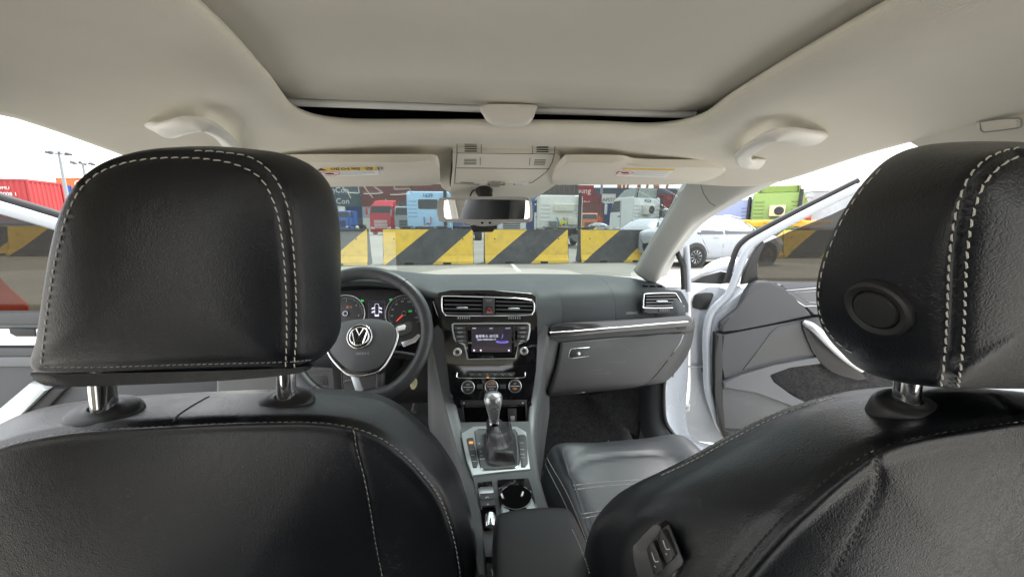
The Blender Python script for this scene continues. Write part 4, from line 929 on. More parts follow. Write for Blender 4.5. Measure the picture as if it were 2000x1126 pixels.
tube('car_icon', [cw(-4, -8), cw(-3, -12), cw(3, -12), cw(4, -8), cw(4, 8), cw(3, 12), cw(-3, 12), cw(-4, 8)], .0006, SW, idp, seg=4, closed=True)
for s in (-1, 1):
    for y0 in (-6, 1): plate('car_icon', [cw(s*4, y0), cw(s*10, y0+2), cw(s*10, y0+5), cw(s*4, y0+3)], CP.n*.0002, SW, idp)
plate('car_icon', [cw(-4, 9), cw(4, 9), cw(4, 12.5), cw(-4, 12.5)], CP.n*.0002, SW, idp)
for (x, y, s) in ((707, 587, -1), (764, 585, 1)):
    plate('turn_arrow', [CP.px(x+s*4, y, .0005), CP.px(x, y-3, .0005), CP.px(x, y-1.2, .0005), CP.px(x-s*3.5, y-1.2, .0005), CP.px(x-s*3.5, y+1.2, .0005), CP.px(x, y+1.2, .0005), CP.px(x, y+3, .0005)], CP.n*.0004, bpy.data.materials['green_light'], ic)
# ================================================================== steering wheel
hubp = PY(703, 655, .985)
WP = Plane(hubp, (1, 0, 0), (0, .47, .883))
sw = thing('steering_wheel', 'black leather steering wheel with round chrome emblem and silver spokes', 'steering wheel', hubp, world=True)
Rw = .171; cen = WP.at(.0, .004)
rim = []
for k in range(72):
    t = 2*math.pi*k/72; r = Rw
    if math.sin(t) < -.86: r = Rw*(.86/-math.sin(t))*.5+Rw*.5
    rim.append(cen+WP.u*(r*math.cos(t))+WP.v*(r*math.sin(t)))
v, f = tube_vf(rim, [.0178]*72, 16, True, up=WP.n, flat=.95)
rimo = mk('rim', v, f, mat('wheel_leather', (.034, .036, .039), .38, var=.15, bump=.18, bs=1200, kind='leather', rv=.05, dist=.0004), sw)
for a in (52, 128, 305, 235):
    t = rad(a); c = cen+WP.u*(Rw*math.cos(t))+WP.v*(Rw*math.sin(t)); tang = -WP.u*math.sin(t)+WP.v*math.cos(t)
    tube('rim_seam', [c+(WP.u*math.cos(t)+WP.v*math.sin(t))*(.0180*math.cos(q))+WP.n*(.0180*.95*math.sin(q)) for q in np.linspace(0, 2*math.pi, 21)[:-1]], .0008, THREADB, rimo, seg=5, closed=True)
PADM = mat('airbag_cover', (.07, .074, .078), .5, bump=.3, bs=1200, kind='voronoi', rv=.05, dist=.0004)
pad = [(640, 652), (655, 636), (672, 628), (700, 623), (735, 623), (758, 628), (769, 638), (772, 652), (769, 668), (760, 690), (748, 708), (735, 718), (712, 724), (690, 724), (676, 718), (662, 706), (648, 690), (640, 672)]
P3 = [WP.px(x, y, .018) for x, y in pad]
cushion('airbag_pad', P3, WP.n, .03, PADM, sw, bb=.014, bf=.0, side=.02, N=5, flat=2.6)
padr = sw.children[-1]
text('airbag_mark', 'AIRBAG', .0095, WP.px(708, 690, .031), WP.u, WP.v, MARKG, padr)
tube('chrome_trim', [Vector(p) for p in crs([WP.px(x, y, .012) for x, y in [(636, 672), (644, 694), (660, 714), (676, 728), (692, 733), (712, 733), (738, 726), (752, 713), (764, 692), (774, 668), (777, 652), (774, 640)]], 4)], .0032, CHROME, sw, seg=8)
ec = WP.px(703, 657, .0325)
lathe('emblem_base', [(.0305, -.006), (.0305, .001), (.028, .003), (.026, .001), (.001, .001)], ec, WP.n, GLOSSBLK, sw, seg=40); em = sw.children[-1]
E2 = lambda a, b, c=.0045: ec+WP.u*(a*.0255)+WP.v*(b*.0255)+WP.n*c
tube('emblem_rim', [E2(1.17*math.cos(t), 1.17*math.sin(t), .003) for t in np.linspace(0, 2*math.pi, 41)[:-1]], .0016, CHROME, em, seg=8, closed=True)
tube('emblem_ring', [E2(.90*math.cos(t), .90*math.sin(t)) for t in np.linspace(0, 2*math.pi, 41)[:-1]], .0021, CHROME, em, seg=8, closed=True)
for st in ([(-.36, .80), (0, .10), (.36, .80)], [(-.72, .52), (-.36, -.74), (0, -.02), (.36, -.74), (.72, .52)]):
    tube('emblem_letter', [E2(*q) for q in st], .0022, CHROME, em, seg=6)
# spokes
SP = BLACKPL
for sg in (1, -1):
    mir = lambda x: x if sg > 0 else 1406-x
    q = [(768, 640), (800, 629), (826, 632), (836, 650), (832, 662), (800, 668), (775, 680)]
    plate('side_spoke', [WP.px(mir(x), y, -.004) for x, y in q], WP.n*.014, SP, sw, bev=.003); sp_ = sw.children[-1]
    plate('spoke_trim', [WP.px(mir(x), y, .008) for x, y in [(784, 668), (806, 662), (817, 652), (822, 655), (812, 668), (788, 678)]], WP.n*.0045, SATIN, sp_, bev=.001)
    plate('switch_pad', [WP.px(mir(x), y, .009) for x, y in [(771, 637), (790, 631), (803, 630), (806, 642), (800, 650), (773, 657)]], WP.n*.0045, bpy.data.materials['button_grey'], sp_, bev=.001, smooth_n=2)
    plate('switch_cap', [WP.px(mir(x), y, .0135) for x, y in [(775, 637.5), (790, 633), (793, 636), (791, 643), (776, 646)]], WP.n*.0012, PAPER, sp_, bev=.0004)
    plate('lower_spoke', [WP.px(mir(x), y, -.006) for x, y in ([(738, 724), (756, 706), (753, 730), (750, 772), (734, 774)])], WP.n*.012, SP, sw, bev=.002)
    tube('spoke_edge', [WP.px(mir(x), y, .008) for x, y in ([(738, 726), (737, 750), (735, 770)])], .0018, CHROME, sw, seg=6)
plate('lower_spoke_trim', [WP.px(x, y, .004) for x, y in [(686, 735), (701, 733), (712, 767), (697, 768)]], WP.n*.006, ALU, sw, bev=.0015)
tube('steering_column', [WP.at(0, -.01, -.01), WP.at(0, -.012, -.13), WP.at(0, -.02, -.30)], [.05, .055, .06], BLACKPL, sw, seg=20)
tube('indicator_stalk', [WP.at(.03, -.035, -.06), WP.at(.10, -.045, -.055), WP.at(.155, -.055, -.05)], [.009, .010, .008], BLACKPL, sw, seg=10)
# key fob hanging beside the column
kp = Plane(PY(808, 748, 1.10), (1, .3, 0), (0, 0, 1))
kf = plate('key_fob', [kp.px(808+6.5*math.cos(t)+2*math.sin(t), 748+11*math.sin(-t), 0) for t in np.linspace(0, 2*math.pi, 21)[:-1]], kp.n*.006, mat('cream_plastic', (.62, .55, .33), .4), None, bev=.002)
tag(kf, 'small cream oval key tag hanging beside the steering column', 'key tag')
tube('key_ring', [kp.px(808+2.5*math.cos(t), 746+4*math.sin(t), .007) for t in np.linspace(0, 2*math.pi, 13)[:-1]], .0007, STEEL, kf, seg=5, closed=True)
# ================================================================== floor, tunnel, centre console
fl_ = [[(x, y, z) for x in (-.66, -.45, -.14, .14, .45, .66)] for (y, z) in ((-1.0, .30), (.2, .27), (.8, .26), (1.25, .26), (1.42, .30), (1.52, .42), (1.60, .66), (1.62, .9))]
tag(mk_grid('cabin_floor', grid_spline(fl_, 4, 2), CARPET), 'black carpeted cabin floor', kind='structure')
mp = Plane((.4, 1.15, .275), (1, 0, 0), (0, 1, .02))
matp = [(1045, 880), (1048, 775), (1120, 768), (1150, 764), (1162, 772), (1172, 800), (1184, 840), (1192, 880)]
fm = plate('floor_mat', [PZ(x, y, .285)+Vector((0, 0, 0)) for x, y in matp], Vector((0, 0, .008)), CARPET, None, bev=.002); tag(fm, 'black carpet mat with grey edging in the passenger footwell', 'floor mat')
tube('mat_edging', [PZ(x, y, .296) for x, y in [(1150, 764), (1162, 772), (1172, 800), (1184, 840), (1192, 880)]], .0035, THREADG, fm, seg=6)
cc = thing('centre_console', 'centre console with grey side rails, silver shift panel and cup holder', 'centre console', (0, .8, .3), world=True)
def rail(rows, nm):
    o = mk_grid(nm, grid_spline([[PY(*q) for q in r] for r in rows], 6, 4), RAILGREY, cc); return o
def drop(rows, sg):
    o = []
    for r in rows:
        P = [PY(*q) for q in r]; a, b = P[0], P[-1]
        o.append([a+Vector((sg*.012, 0, -.30)), a+Vector((sg*.006, 0, -.05)), a, a.lerp(b, .15)+Vector((0, 0, .004)), a.lerp(b, .85)+Vector((0, 0, .004)), b, b+Vector((-sg*.002, 0, -.012))])
    return grid_spline(o, 6, 3)
lr = [((838, 655, 1.17), (856, 634, 1.18)), ((846, 690, 1.155), (873, 660, 1.16)), ((856, 740, 1.12), (880, 722, 1.125)), ((868, 790, 1.06), (891, 790, 1.06)), ((884, 850, .955), (906, 850, .955)), ((901, 915, .80), (922, 915, .80)), ((913, 985, .655), (936, 985, .655)), ((922, 1050, .55), (943, 1050, .55)), ((934, 1126, .45), (950, 1126, .45))]
mk_grid('side_rail', drop(lr, -1), RAILGREY, cc)
rr_ = [((1070, 640, 1.18), (1047, 632, 1.18)), ((1063, 690, 1.16), (1047, 675, 1.16)), ((1056, 740, 1.12), (1043, 735, 1.12)), ((1048, 790, 1.06), (1034, 790, 1.06)), ((1044, 850, .955), (1031, 850, .955)), ((1050, 915, .80), (1035, 915, .80)), ((1063, 968, .69), (1046, 968, .69)), ((1080, 1020, .60), (1060, 1020, .60)), ((1105, 1080, .52), (1085, 1080, .52))]
mk_grid('side_rail', drop(rr_, 1), RAILGREY, cc)
KP = Plane((0, .95, .642), (1, 0, 0), (0, .35, -.025))
kpl = lambda L, o=0.0: [KP.px(x, y, o) for x, y in L]
plate('console_deck', kpl([(896, 832), (1035, 830), (1036, 860), (1040, 920), (1062, 1010), (1100, 1090), (945, 1100), (938, 1010), (920, 920), (900, 850)], -.014), KP.n*.012, RAILGREY, cc)
plate('shift_panel', kpl([(901, 850), (925, 836), (960, 835), (1010, 836), (1028, 847), (1030, 880), (1036, 919), (980, 925), (923, 932), (912, 900)], -.004), KP.n*.006, ALU, cc, bev=.0015); sp0 = cc.children[-1]
for (q, nm) in (([(911, 858), (914, 856), (924, 855), (927, 870), (934, 905), (931, 913), (924, 913), (917, 885)], 'switch_strip'), ([(1012, 850), (1024, 849), (1028, 853), (1030, 880), (1031, 905), (1026, 912), (1018, 912)], 'switch_strip')):
    plate(nm, kpl(q, .002), KP.n*.0022, bpy.data.materials['dark_grey_plastic'], sp0, bev=.0006)
ins = [(927, 842), (935, 838), (1005, 838), (1010, 846), (1016, 895), (1013, 908), (1005, 913), (945, 917), (939, 913), (932, 880)]
plate('shift_insert', kpl(ins, .002), KP.n*.0012, RAILGREY, sp0)
tube('shift_rim', [KP.px(x, y, .0036) for x, y in ins], .0014, CHROME, sp0, seg=6, closed=True)
for s, x, y in (('P', 936, 866), ('R', 939, 881), ('N', 940.5, 889), ('D/S', 942, 895.5)): text('gear_letter', s, .0075, KP.px(x, y, .0034), KP.u, KP.v, MARKW, sp0)
for (x, y) in ((920, 864),): plate('switch_mark', kpl([(x-4, y-3), (x+4, y-3), (x+4, y+2), (x-4, y+2)], .0044), KP.n*.0002, emis('parking_amber', (.9, .35, .08), 0.077, (.5, .2, .05)), sp0)
for (x, y) in ((921.5, 877), (923.5, 888), (927, 900), (1018.5, 864), (1020, 877), (1021.5, 893)): tube('switch_mark', [KP.px(x-4, y, .0044), KP.px(x+4, y-.4, .0044)], .0006, MARKW, sp0, seg=4)
text('switch_mark', 'P⚠', .006, KP.px(1021, 886, .0044), KP.u, KP.v, MARKW, sp0)
# shifter
kb = KP.px(982, 893, .004)
sh = thing('gear_shifter', 'gear shifter with silver knob and wrinkled black leather boot', 'gear shifter', kb, world=True)
ringpx = [[(951, 850), (952, 900), (958, 911), (985, 911), (1006, 908), (1011, 900), (1008, 855), (1000, 842), (975, 838), (956, 841)]]
base = crs([KP.px(x, y, .003) for x, y in ringpx[0]], 6, True); bc = base.mean(0)
top = PY(966, 826, .885); nb = len(base); rows = []
for i, t in enumerate(np.linspace(0, 1, 15)):
    c = Vector(bc).lerp(top, t**.9); ring_ = []
    for k in range(nb):
        d = Vector(base[k])-Vector(bc); th = math.atan2(d.y, d.x)
        s = (1-t)**.8*.98+.22*t+.07*math.sin(t*math.pi)
        wr = 1+.09*math.sin(math.pi*t)*math.sin(5*th+7*t)+.05*math.sin(math.pi*t)*math.sin(9*th-5*t)
        ring_.append(c+d*(s*wr)+Vector((0, 0, .005*math.sin(14*t+2*th)*math.sin(math.pi*t))))
    rows.append(ring_)
mk_grid('boot', grid_spline(rows, 3, 1, True), LEATHER_FINE, sh, closed_c=True)
stb = bvh(sh.children[-1])
for q in ([(962, 828), (966, 850), (972, 880), (976, 908)], [(972, 828), (977, 850), (984, 880), (990, 906)]):
    p = surf_path(stb, q, 10)
    if len(p) > 3: stitches('stitching', p, THREADB, sh.children[0], step=.004, ln=.003, r=.0006)
kt = PY(963, 770, .885); kbm = PY(965, 824, .886)
ax = (kt-kbm).normalized(); prof = [(.0085, 0), (.0095, .004), (.0105, .014), (.0125, .028), (.0155, .042), (.0178, .054), (.0182, .062), (.0165, .070), (.011, .0755), (.001, .077)]
kb_len = (kt-kbm).length
lathe('knob', [(r*1.28, h*kb_len/.0755*1.06) for r, h in prof], kbm, ax, mat('knob_silver', (.40, .41, .43), .24, metal=.75, rv=.05), sh, seg=28)
kn = sh.children[-1]
fwd = Vector((0, -1, 0))
plate('knob_inlay', [kbm+ax*h+Vector((s*w*1.2, -r*1.28-.0006, 0)) for (s, h, w, r) in ((-1, .012, .006, .0106), (1, .012, .006, .0106), (1, .03, .008, .0135), (1, .047, .0095, .0178), (-1, .047, .0095, .0178), (-1, .03, .008, .0135))], Vector((0, -.0014, 0)), SATIN, kn)
tube('collar', [kbm-ax*.004, kbm+ax*.003], .0125, CHROME, sh, seg=20)
# parking brake switches, small tray, cup holder
plate('switch_well', kpl([(933, 943), (961, 940), (966, 992), (940, 996)], -.001), KP.n*.002, GLOSSBLK, cc, bev=.0005)
plate('brake_switch', kpl([(934, 957), (938, 954), (962, 953), (964, 962), (965, 970), (937, 973)], .001), KP.n*.005, SATIN, cc, bev=.0015)
for q in ([(937, 966), (964.5, 964), (966, 976), (939, 978)], [(939, 979), (966.5, 977), (967.5, 988.5), (941, 991)]): plate('brake_button', kpl(q, .004), KP.n*.0035, bpy.data.materials['dark_grey_plastic'], cc, bev=.0008)
text('button_text', '(P)', .007, KP.px(951.5, 970.5, .0077), KP.u, KP.v, MARKW, cc.children[-2]); text('button_text', 'A', .007, KP.px(953, 984, .0077), KP.u, KP.v, MARKW, cc.children[-1])
plate('tray', kpl([(939, 997), (968, 993), (973, 1030), (945, 1036)], -.001), KP.n*.002, SHADEBLK, cc)
tube('power_socket', [KP.px(958, 1032, .0), KP.px(958, 1014, .004), KP.px(958, 1006, .006)], [.011, .011, .0095], CHROME, cc, seg=18)
plate('cup_frame', kpl([(971, 938), (1032, 935), (1040, 960), (1054, 1008), (1050, 1030), (985, 1034), (978, 1000)], -.001), KP.n*.003, GLOSSBLK, cc, bev=.001)
plate('cup_deck', kpl([(978, 978), (1040, 975), (1050, 1008), (1046, 1028), (986, 1030)], .0015), KP.n*.0022, ALU, cc, bev=.0008)
cpx = lambda s: [(1006.5+31.5*s*math.cos(t), 970+24.5*s*math.sin(t)) for t in np.linspace(0, 2*math.pi, 37)[:-1]]
plate('cup_well', kpl(cpx(1.0), .003), KP.n*.0016, SHADEBLK, cc)  # flat disc on the deck, the well's shade put into its colour
tube('cup_rim', [Vector(p) for p in kpl(cpx(1.0), .0048)], .0013, GLOSSBLK, cc, seg=6, closed=True)
plate('cup_slot', kpl([(994, 990), (1028, 989), (1032, 1028), (997, 1030)], .0036), KP.n*.0012, SHADEBLK, cc)
for (x, y, a) in ((981, 968, .5), (1020, 964, -.5)): tube('cup_clip', [KP.px(x-3*a, y-4, .0052), KP.px(x+3*a, y+4.5, .0052)], .002, PAPER, cc, seg=6)
# armrest
ar = thing('armrest', 'black leather armrest lid with white stitched edge between the seats', 'armrest', (.03, .35, .5), world=True)
R_ = [[(944, 1130, .46, 0), (948, 1060, .50, 0)],]
rows = []
for (Y, z, xl, xr) in ((.545, .60, -.018, .098), (.545, .70, -.020, .102), (.535, .742, -.018, .103), (.505, .756, -.021, .105), (.44, .760, -.026, .108), (.35, .762, -.03, .11), (.22, .762, -.032, .112), (.10, .762, -.032, .112)):
    rows.append([(xl-.006, Y, z-.16), (xl-.004, Y, z-.05), (xl, Y, z-.012), (xl+.012, Y, z), ((xl+xr)/2, Y, z+.004), (xr-.012, Y, z), (xr, Y, z-.012), (xr+.004, Y, z-.05), (xr+.006, Y, z-.16)])
lid = mk_grid('lid', grid_spline(rows, 5, 5), LEATHER_FINE, ar)
at_ = bvh(lid)
for q in ([(950, 1040), (953, 1065), (958, 1095), (963, 1124)], [(946, 1045), (948, 1070), (952, 1100), (956, 1124)], [(1118, 1035), (1130, 1060), (1142, 1090), (1152, 1122)]):
    p = surf_path(at_, q, 10)
    if len(p) > 3: stitches('stitching', p, THREAD, lid, step=.005, ln=.0037, r=.0005)
# pedals
pd = thing('accelerator_pedal', 'black accelerator pedal with diamond pattern in the driver footwell', 'pedal', PY(857, 838, 1.28), world=True)
PP_ = Plane(PY(857, 824, 1.28), (1, 0, 0), (0, .45, 1))
plate('pedal_pad', [PP_.px(x, y) for x, y in [(848, 806), (852, 800), (868, 800), (869, 812), (866, 836), (849, 838), (847, 825)]], PP_.n*.012, mat('pedal_rubber', (.06, .06, .058), .6), pd, bev=.003)
for k in range(5):
    for s in (-1, 1): tube('tread', [PP_.px(857-s*8, 806+k*7-s*0, .0125), PP_.px(857+s*8, 812+k*6, .0125)], .0014, MARKG, pd, seg=5)
tube('pedal_arm', [PY(857, 805, 1.285), PY(860, 770, 1.33)], .008, BLACKPL, pd, seg=8)
bpd = tube('brake_pedal', [PY(814, 770, 1.33), PY(813, 785, 1.31), PY(808, 804, 1.28)], .010, STEEL, None, seg=10); tag(bpd, 'curved steel brake pedal arm under the steering column', 'pedal')
# driver side lower panel with light switch and bonnet pull
lp = Plane((-.5, 1.17, .78), (1, 0, 0), (0, .15, 1))
kpan = thing('knee_panel', 'dark lower dashboard panel left of the steering column', 'dashboard panel', lp.o, world=True)
plate('panel', [lp.px(x, y, -.01) for x, y in [(430, 700), (560, 712), (690, 720), (740, 730), (742, 800), (600, 810), (430, 800)]], lp.n*.01, DASHLOW, kpan, bev=.002)
tube('panel_seam', [lp.px(590, 727, .0006), lp.px(690, 722, .0006)], .0008, MARKD, kpan, seg=4)
plate('switch_recess', [lp.px(x, y, .0) for x, y in [(600, 733), (632, 731), (638, 735), (641, 752), (624, 754)]], lp.n*.0012, BLACKPL, kpan, bev=.0005)
tube('switch_rim', [lp.px(x, y, .0014) for x, y in [(602, 733.5), (632, 731.5), (637, 735), (640, 752), (624, 754)]], .0012, RAILGREY, kpan, seg=5)
tube('bonnet_pull', [lp.px(671, 746, .002), lp.px(676, 743, .008), lp.px(686, 742, .008)], .0022, RAILGREY, kpan, seg=6)
# diagnostic bracket under the glove box
dg = box('bracket', PY(1112, 762, 1.19), (.105, .02, .014), SATIN, None, bev=.002); tag(dg, 'small metal bracket under the glove box', 'bracket')
# ------------------------------------------------------------------ mirror and dash camera
mo = Vector((-.02, .915, 1.232)); mn = Vector((-.36, -.93, -.075)).normalized()
MP = Plane(mo, Vector((.93, -.36, 0)), (0, 0, 1))
MP.n = mn; MP.v = (Vector((0, 0, 1))-mn*mn.z).normalized(); MP.u = MP.v.cross(mn)*(1 if MP.v.cross(mn).x > 0 else -1)
rm = thing('rear_view_mirror', 'grey framed rear view mirror below the overhead console', 'mirror', mo, world=True)
mo_px = [(863, 390), (870, 386), (900, 384.5), (950, 383.5), (1000, 384), (1030, 385.5), (1038, 391), (1040, 410), (1040, 428), (1034, 433), (1000, 434), (975, 435), (968, 440), (935, 440), (928, 435), (900, 433), (870, 431), (863, 427), (862, 408)]
plate('housing', [MP.px(x, y, -.022) for x, y in mo_px], MP.n*.024, mat('mirror_grey', (.36, .355, .34), .42), rm, bev=.005, seg=3, smooth_n=2)
mg = [(868, 392), (873, 390.5), (950, 389.5), (1026, 390.5), (1033, 393), (1035, 410), (1035, 424), (1030, 427.5), (950, 428.5), (872, 427), (868, 423), (867, 408)]
plate('mirror_glass', [MP.px(x, y, .0021) for x, y in mg], MP.n*.0008, MIRRORG, rm)
for x in (942, 957): plate('mirror_button', [MP.px(x-2.2, 433.2, .002), MP.px(x+2.2, 433.2, .002), MP.px(x+2.2, 436.8, .002), MP.px(x-2.2, 436.8, .002)], MP.n*.001, SHADEBLK, rm)
tube('stem', [MP.at(0, .02, -.02), PY(946, 375, .95), PY(946, 362, .97)], [.014, .02, .026], BLACKPL, rm, seg=14)
tube('wire', [PY(918, 383, .95), PY(922, 374, .955), PY(932, 367, .96), PY(938, 364, .965)], .0018, RUBBER, rm, seg=6)
dc = thing('dash_camera', 'small black dash camera hanging below the mirror', 'camera', PY(943, 445, .97), world=True)
dcp = Plane(PY(943, 445, .965), (1, 0, 0), (0, .05, 1))
plate('camera_body', [dcp.px(x, y, -.03) for x, y in [(918, 436), (967, 437), (966, 446), (961, 453), (925, 454), (919, 446)]], dcp.n*.05, BLACKPL, dc, bev=.004)
box('camera_clip', dcp.px(968, 440, .01), (.006, .02, .018), BLACKPL, dc, bev=.002)
# ================================================================== front doors (both stand open) and body around the openings
DP = Plane((.80, 1.41, .9), (.951, -.309, 0), (0, 0, 1))
def dpl(L, off): return [DP.px(x, y, off) for x, y in L]
rd = thing('front_door', 'open right front door with grey trim panel and white frame', 'car door', (.80, 1.41, .35), group='open front doors', world=True)
# painted shell: outer skin + flange
shell = [(1385, 607), (1378, 630), (1376, 690), (1378, 760), (1388, 800), (1402, 835), (1430, 862), (1520, 885), (1700, 900), (1900, 890), (1990, 800), (1990, 560), (1700, 552), (1560, 551), (1480, 552), (1440, 558), (1418, 580)]
plate('door_shell', dpl(shell, -.10), DP.n*.075, WHITEPAINT, rd, bev=.008, seg=3)
fl3 = [(1352, 575), (1392, 560), (1420, 566), (1424, 578), (1392, 604), (1380, 640), (1381, 700), (1384, 760), (1396, 800), (1412, 836), (1440, 858), (1420, 862), (1380, 858), (1330, 852), (1318, 838), (1338, 800), (1346, 760), (1346, 690), (1347, 620)]
plate('hinge_face', dpl(fl3, -.085), DP.n*.02, WHITEPAINT, rd, bev=.006, seg=3, smooth_n=3)
# rolled flange along the front edge
fpts = crs([DP.px(x, y, -.02) for x, y in [(1676, 366), (1560, 424), (1490, 462), (1465, 480), (1450, 505), (1436, 545), (1422, 575), (1392, 606), (1381, 640), (1380, 700), (1383, 760), (1396, 805), (1410, 838), (1440, 862)]], 6)
R1 = [.017]*len(fpts)
tube('window_frame', fpts, .0150, WHITEPAINT, rd, seg=12, up=DP.n, flat=.8)
spts = crs([DP.px(x, y, -.045) for x, y in [(1676, 352), (1560, 410), (1480, 452), (1452, 470), (1437, 490), (1425, 530), (1418, 552)]], 6)
tube('weather_seal', spts, .011, RUBBER, rd, seg=8, up=DP.n, flat=.9)
ipts = crs([DP.px(x, y, -.02) for x, y in [(1690, 384), (1600, 420), (1530, 452), (1497, 470), (1478, 492), (1462, 520), (1452, 545)]], 6)
plate('sail_panel', dpl([(1487, 471), (1491, 477), (1480, 496), (1472, 518), (1478, 548), (1445, 554), (1450, 530), (1464, 498), (1474, 482)], -.03), DP.n*.02, BLACKPL, rd, bev=.004)
gl = [(1470, 552), (1472, 520), (1488, 476), (1540, 452), (1620, 420), (1720, 372), (1990, 250), (1990, 555), (1700, 551)]
plate('window_glass', dpl(gl, -.055), DP.n*.004, TINT, rd)
# trim panels
up = [(1462, 552), (1472, 546), (1495, 546), (1520, 556), (1545, 580), (1570, 604), (1575, 612), (1500, 626), (1440, 638), (1406, 644), (1402, 640), (1404, 628), (1420, 614), (1438, 600), (1446, 582), (1452, 566)]
plate('upper_panel', dpl(up, -.02), DP.n*.040, DOORGREY, rd, bev=.010, seg=4)
plate('belt_panel', dpl([(1490, 548), (1560, 549), (1700, 548), (1990, 552), (1990, 640), (1700, 606), (1580, 612), (1548, 578), (1522, 554)], -.02), DP.n*.034, DOORLIGHT, rd, bev=.008, seg=3)
plate('mid_panel', dpl([(1404, 648), (1440, 641), (1500, 629), (1580, 615), (1700, 606), (1990, 640), (1990, 700), (1700, 690), (1600, 692), (1500, 705), (1440, 722), (1406, 732), (1402, 700)], -.025), DP.n*.045, DOORGREY, rd, bev=.006, seg=3)
plate('door_insert', dpl([(1450, 722), (1480, 684), (1505, 648), (1520, 637), (1562, 630), (1640, 622), (1800, 640), (1800, 690), (1640, 692), (1560, 692), (1500, 705)], .019), DP.n*.004, DOORCLOTH, rd, bev=.0015)
plate('armrest_band', dpl([(1404, 736), (1440, 722), (1500, 704), (1580, 689), (1640, 684), (1800, 690), (1800, 720), (1640, 700), (1590, 696), (1530, 708), (1492, 718), (1488, 724), (1496, 738), (1540, 765), (1580, 784), (1560, 792), (1520, 775), (1470, 752), (1440, 747), (1406, 750)], -.02), DP.n*.052, DOORLIGHT, rd, bev=.008, seg=3)
plate('map_pocket', dpl([(1489, 720), (1530, 708), (1600, 694), (1800, 700), (1800, 790), (1600, 800), (1560, 775), (1510, 746), (1494, 730)], .0), DP.n*.012, CARPET, rd, bev=.003)
plate('lower_panel', dpl([(1402, 740), (1440, 744), (1480, 752), (1530, 776), (1570, 800), (1700, 860), (1640, 872), (1500, 860), (1440, 848), (1408, 836), (1400, 790)], -.03), DP.n*.046, DOORGREY, rd, bev=.005)
GRILLE = mat('speaker_grille', (.11, .112, .115), .6, bump=.8, bs=420, kind='voronoi', dist=.002)
plate('speaker_grille', dpl([(1410, 752), (1440, 750), (1472, 757), (1520, 778), (1546, 796), (1530, 830), (1500, 838), (1412, 834)], .016), DP.n*.003, GRILLE, rd, bev=.001)
tube('speaker_rim', [Vector(p) for p in crs(dpl([(1408, 750), (1440, 748), (1473, 755), (1522, 776), (1550, 795), (1534, 833), (1500, 841), (1410, 837)], .018), 4, True)], .0022, DOORGREY, rd, seg=6, closed=True)
plate('rubber_edge', dpl([(1392, 646), (1404, 644), (1403, 700), (1402, 760), (1406, 836), (1440, 850), (1436, 860), (1408, 848), (1396, 820), (1391, 760), (1390, 690)], -.03), DP.n*.052, BLACKPL, rd, bev=.006)
for k in range(2): plate('sill_clip', dpl([(1414+k*22, 838), (1432+k*22, 839), (1430+k*22, 845), (1416+k*22, 844)], .016), DP.n*.003, BLACKPL, rd, bev=.001)
# inner opener bezel and pull
bz = [(1535, 567), (1590, 562), (1640, 560), (1640, 600), (1585, 597), (1572, 598), (1560, 590)]
plate('opener_bezel', dpl(bz, .013), DP.n*.005, DOORLIGHT, rd, bev=.0015)
tube('opener_rim', dpl(bz, .019), .0016, SATIN, rd, seg=6, closed=True)
tube('opener_rim', dpl([(1552, 571), (1592, 568), (1640, 567), (1640, 592), (1580, 590)], .019), .0012, ALU, rd, seg=6, closed=True)
hpth = crs([DP.px(x, y, o) for x, y, o in [(1570, 628, .03), (1590, 640, .05), (1620, 668, .065), (1650, 696, .066), (1685, 722, .05)]], 6)
tube('pull_handle', hpth, list(np.interp(np.linspace(0, 1, len(hpth)), [0, .1, .5, .9, 1], [.010, .014, .017, .016, .012])), SATIN, rd, seg=14, flat=.7, up=DP.n)
plate('pull_cup', dpl([(1562, 628), (1585, 632), (1625, 672), (1690, 736), (1640, 732), (1598, 708), (1572, 660)], .016), DP.n*.018, BLACKPL, rd, bev=.006, smooth_n=2)
plate('triangle_cover', dpl([(1353, 600), (1354, 580), (1362, 573), (1388, 571), (1393, 576), (1386, 590), (1380, 604)], -.066), DP.n*.006, BLACKPL, rd, bev=.002, smooth_n=2)
# outside mirror beyond the glass
mc = DP.px(1420, 530, -.16)
bmm = bmesh.new(); bmesh.ops.create_icosphere(bmm, subdivisions=4, radius=1.0)
for v in bmm.verts:
    x, y, z = v.co; x2 = x*(.125 if x > 0 else .11); v.co = Vector((x2, y*.07*(1-.35*max(0, x)), z*(.062 if z > 0 else .045)*(1-.30*max(0, x))))
Mr = Matrix.Rotation(rad(-14), 3, 'Z') @ Matrix.Rotation(rad(-16), 3, 'Y')
for v in bmm.verts: v.co = Mr @ v.co+mc
mk_bm('outside_mirror', bmm, WHITEPAINT, rd)
plate('mirror_foot', dpl([(1340, 549), (1365, 536), (1400, 526), (1440, 532), (1436, 548), (1400, 551)], -.13), DP.n*.05, BLACKPL, rd, bev=.008, seg=3)
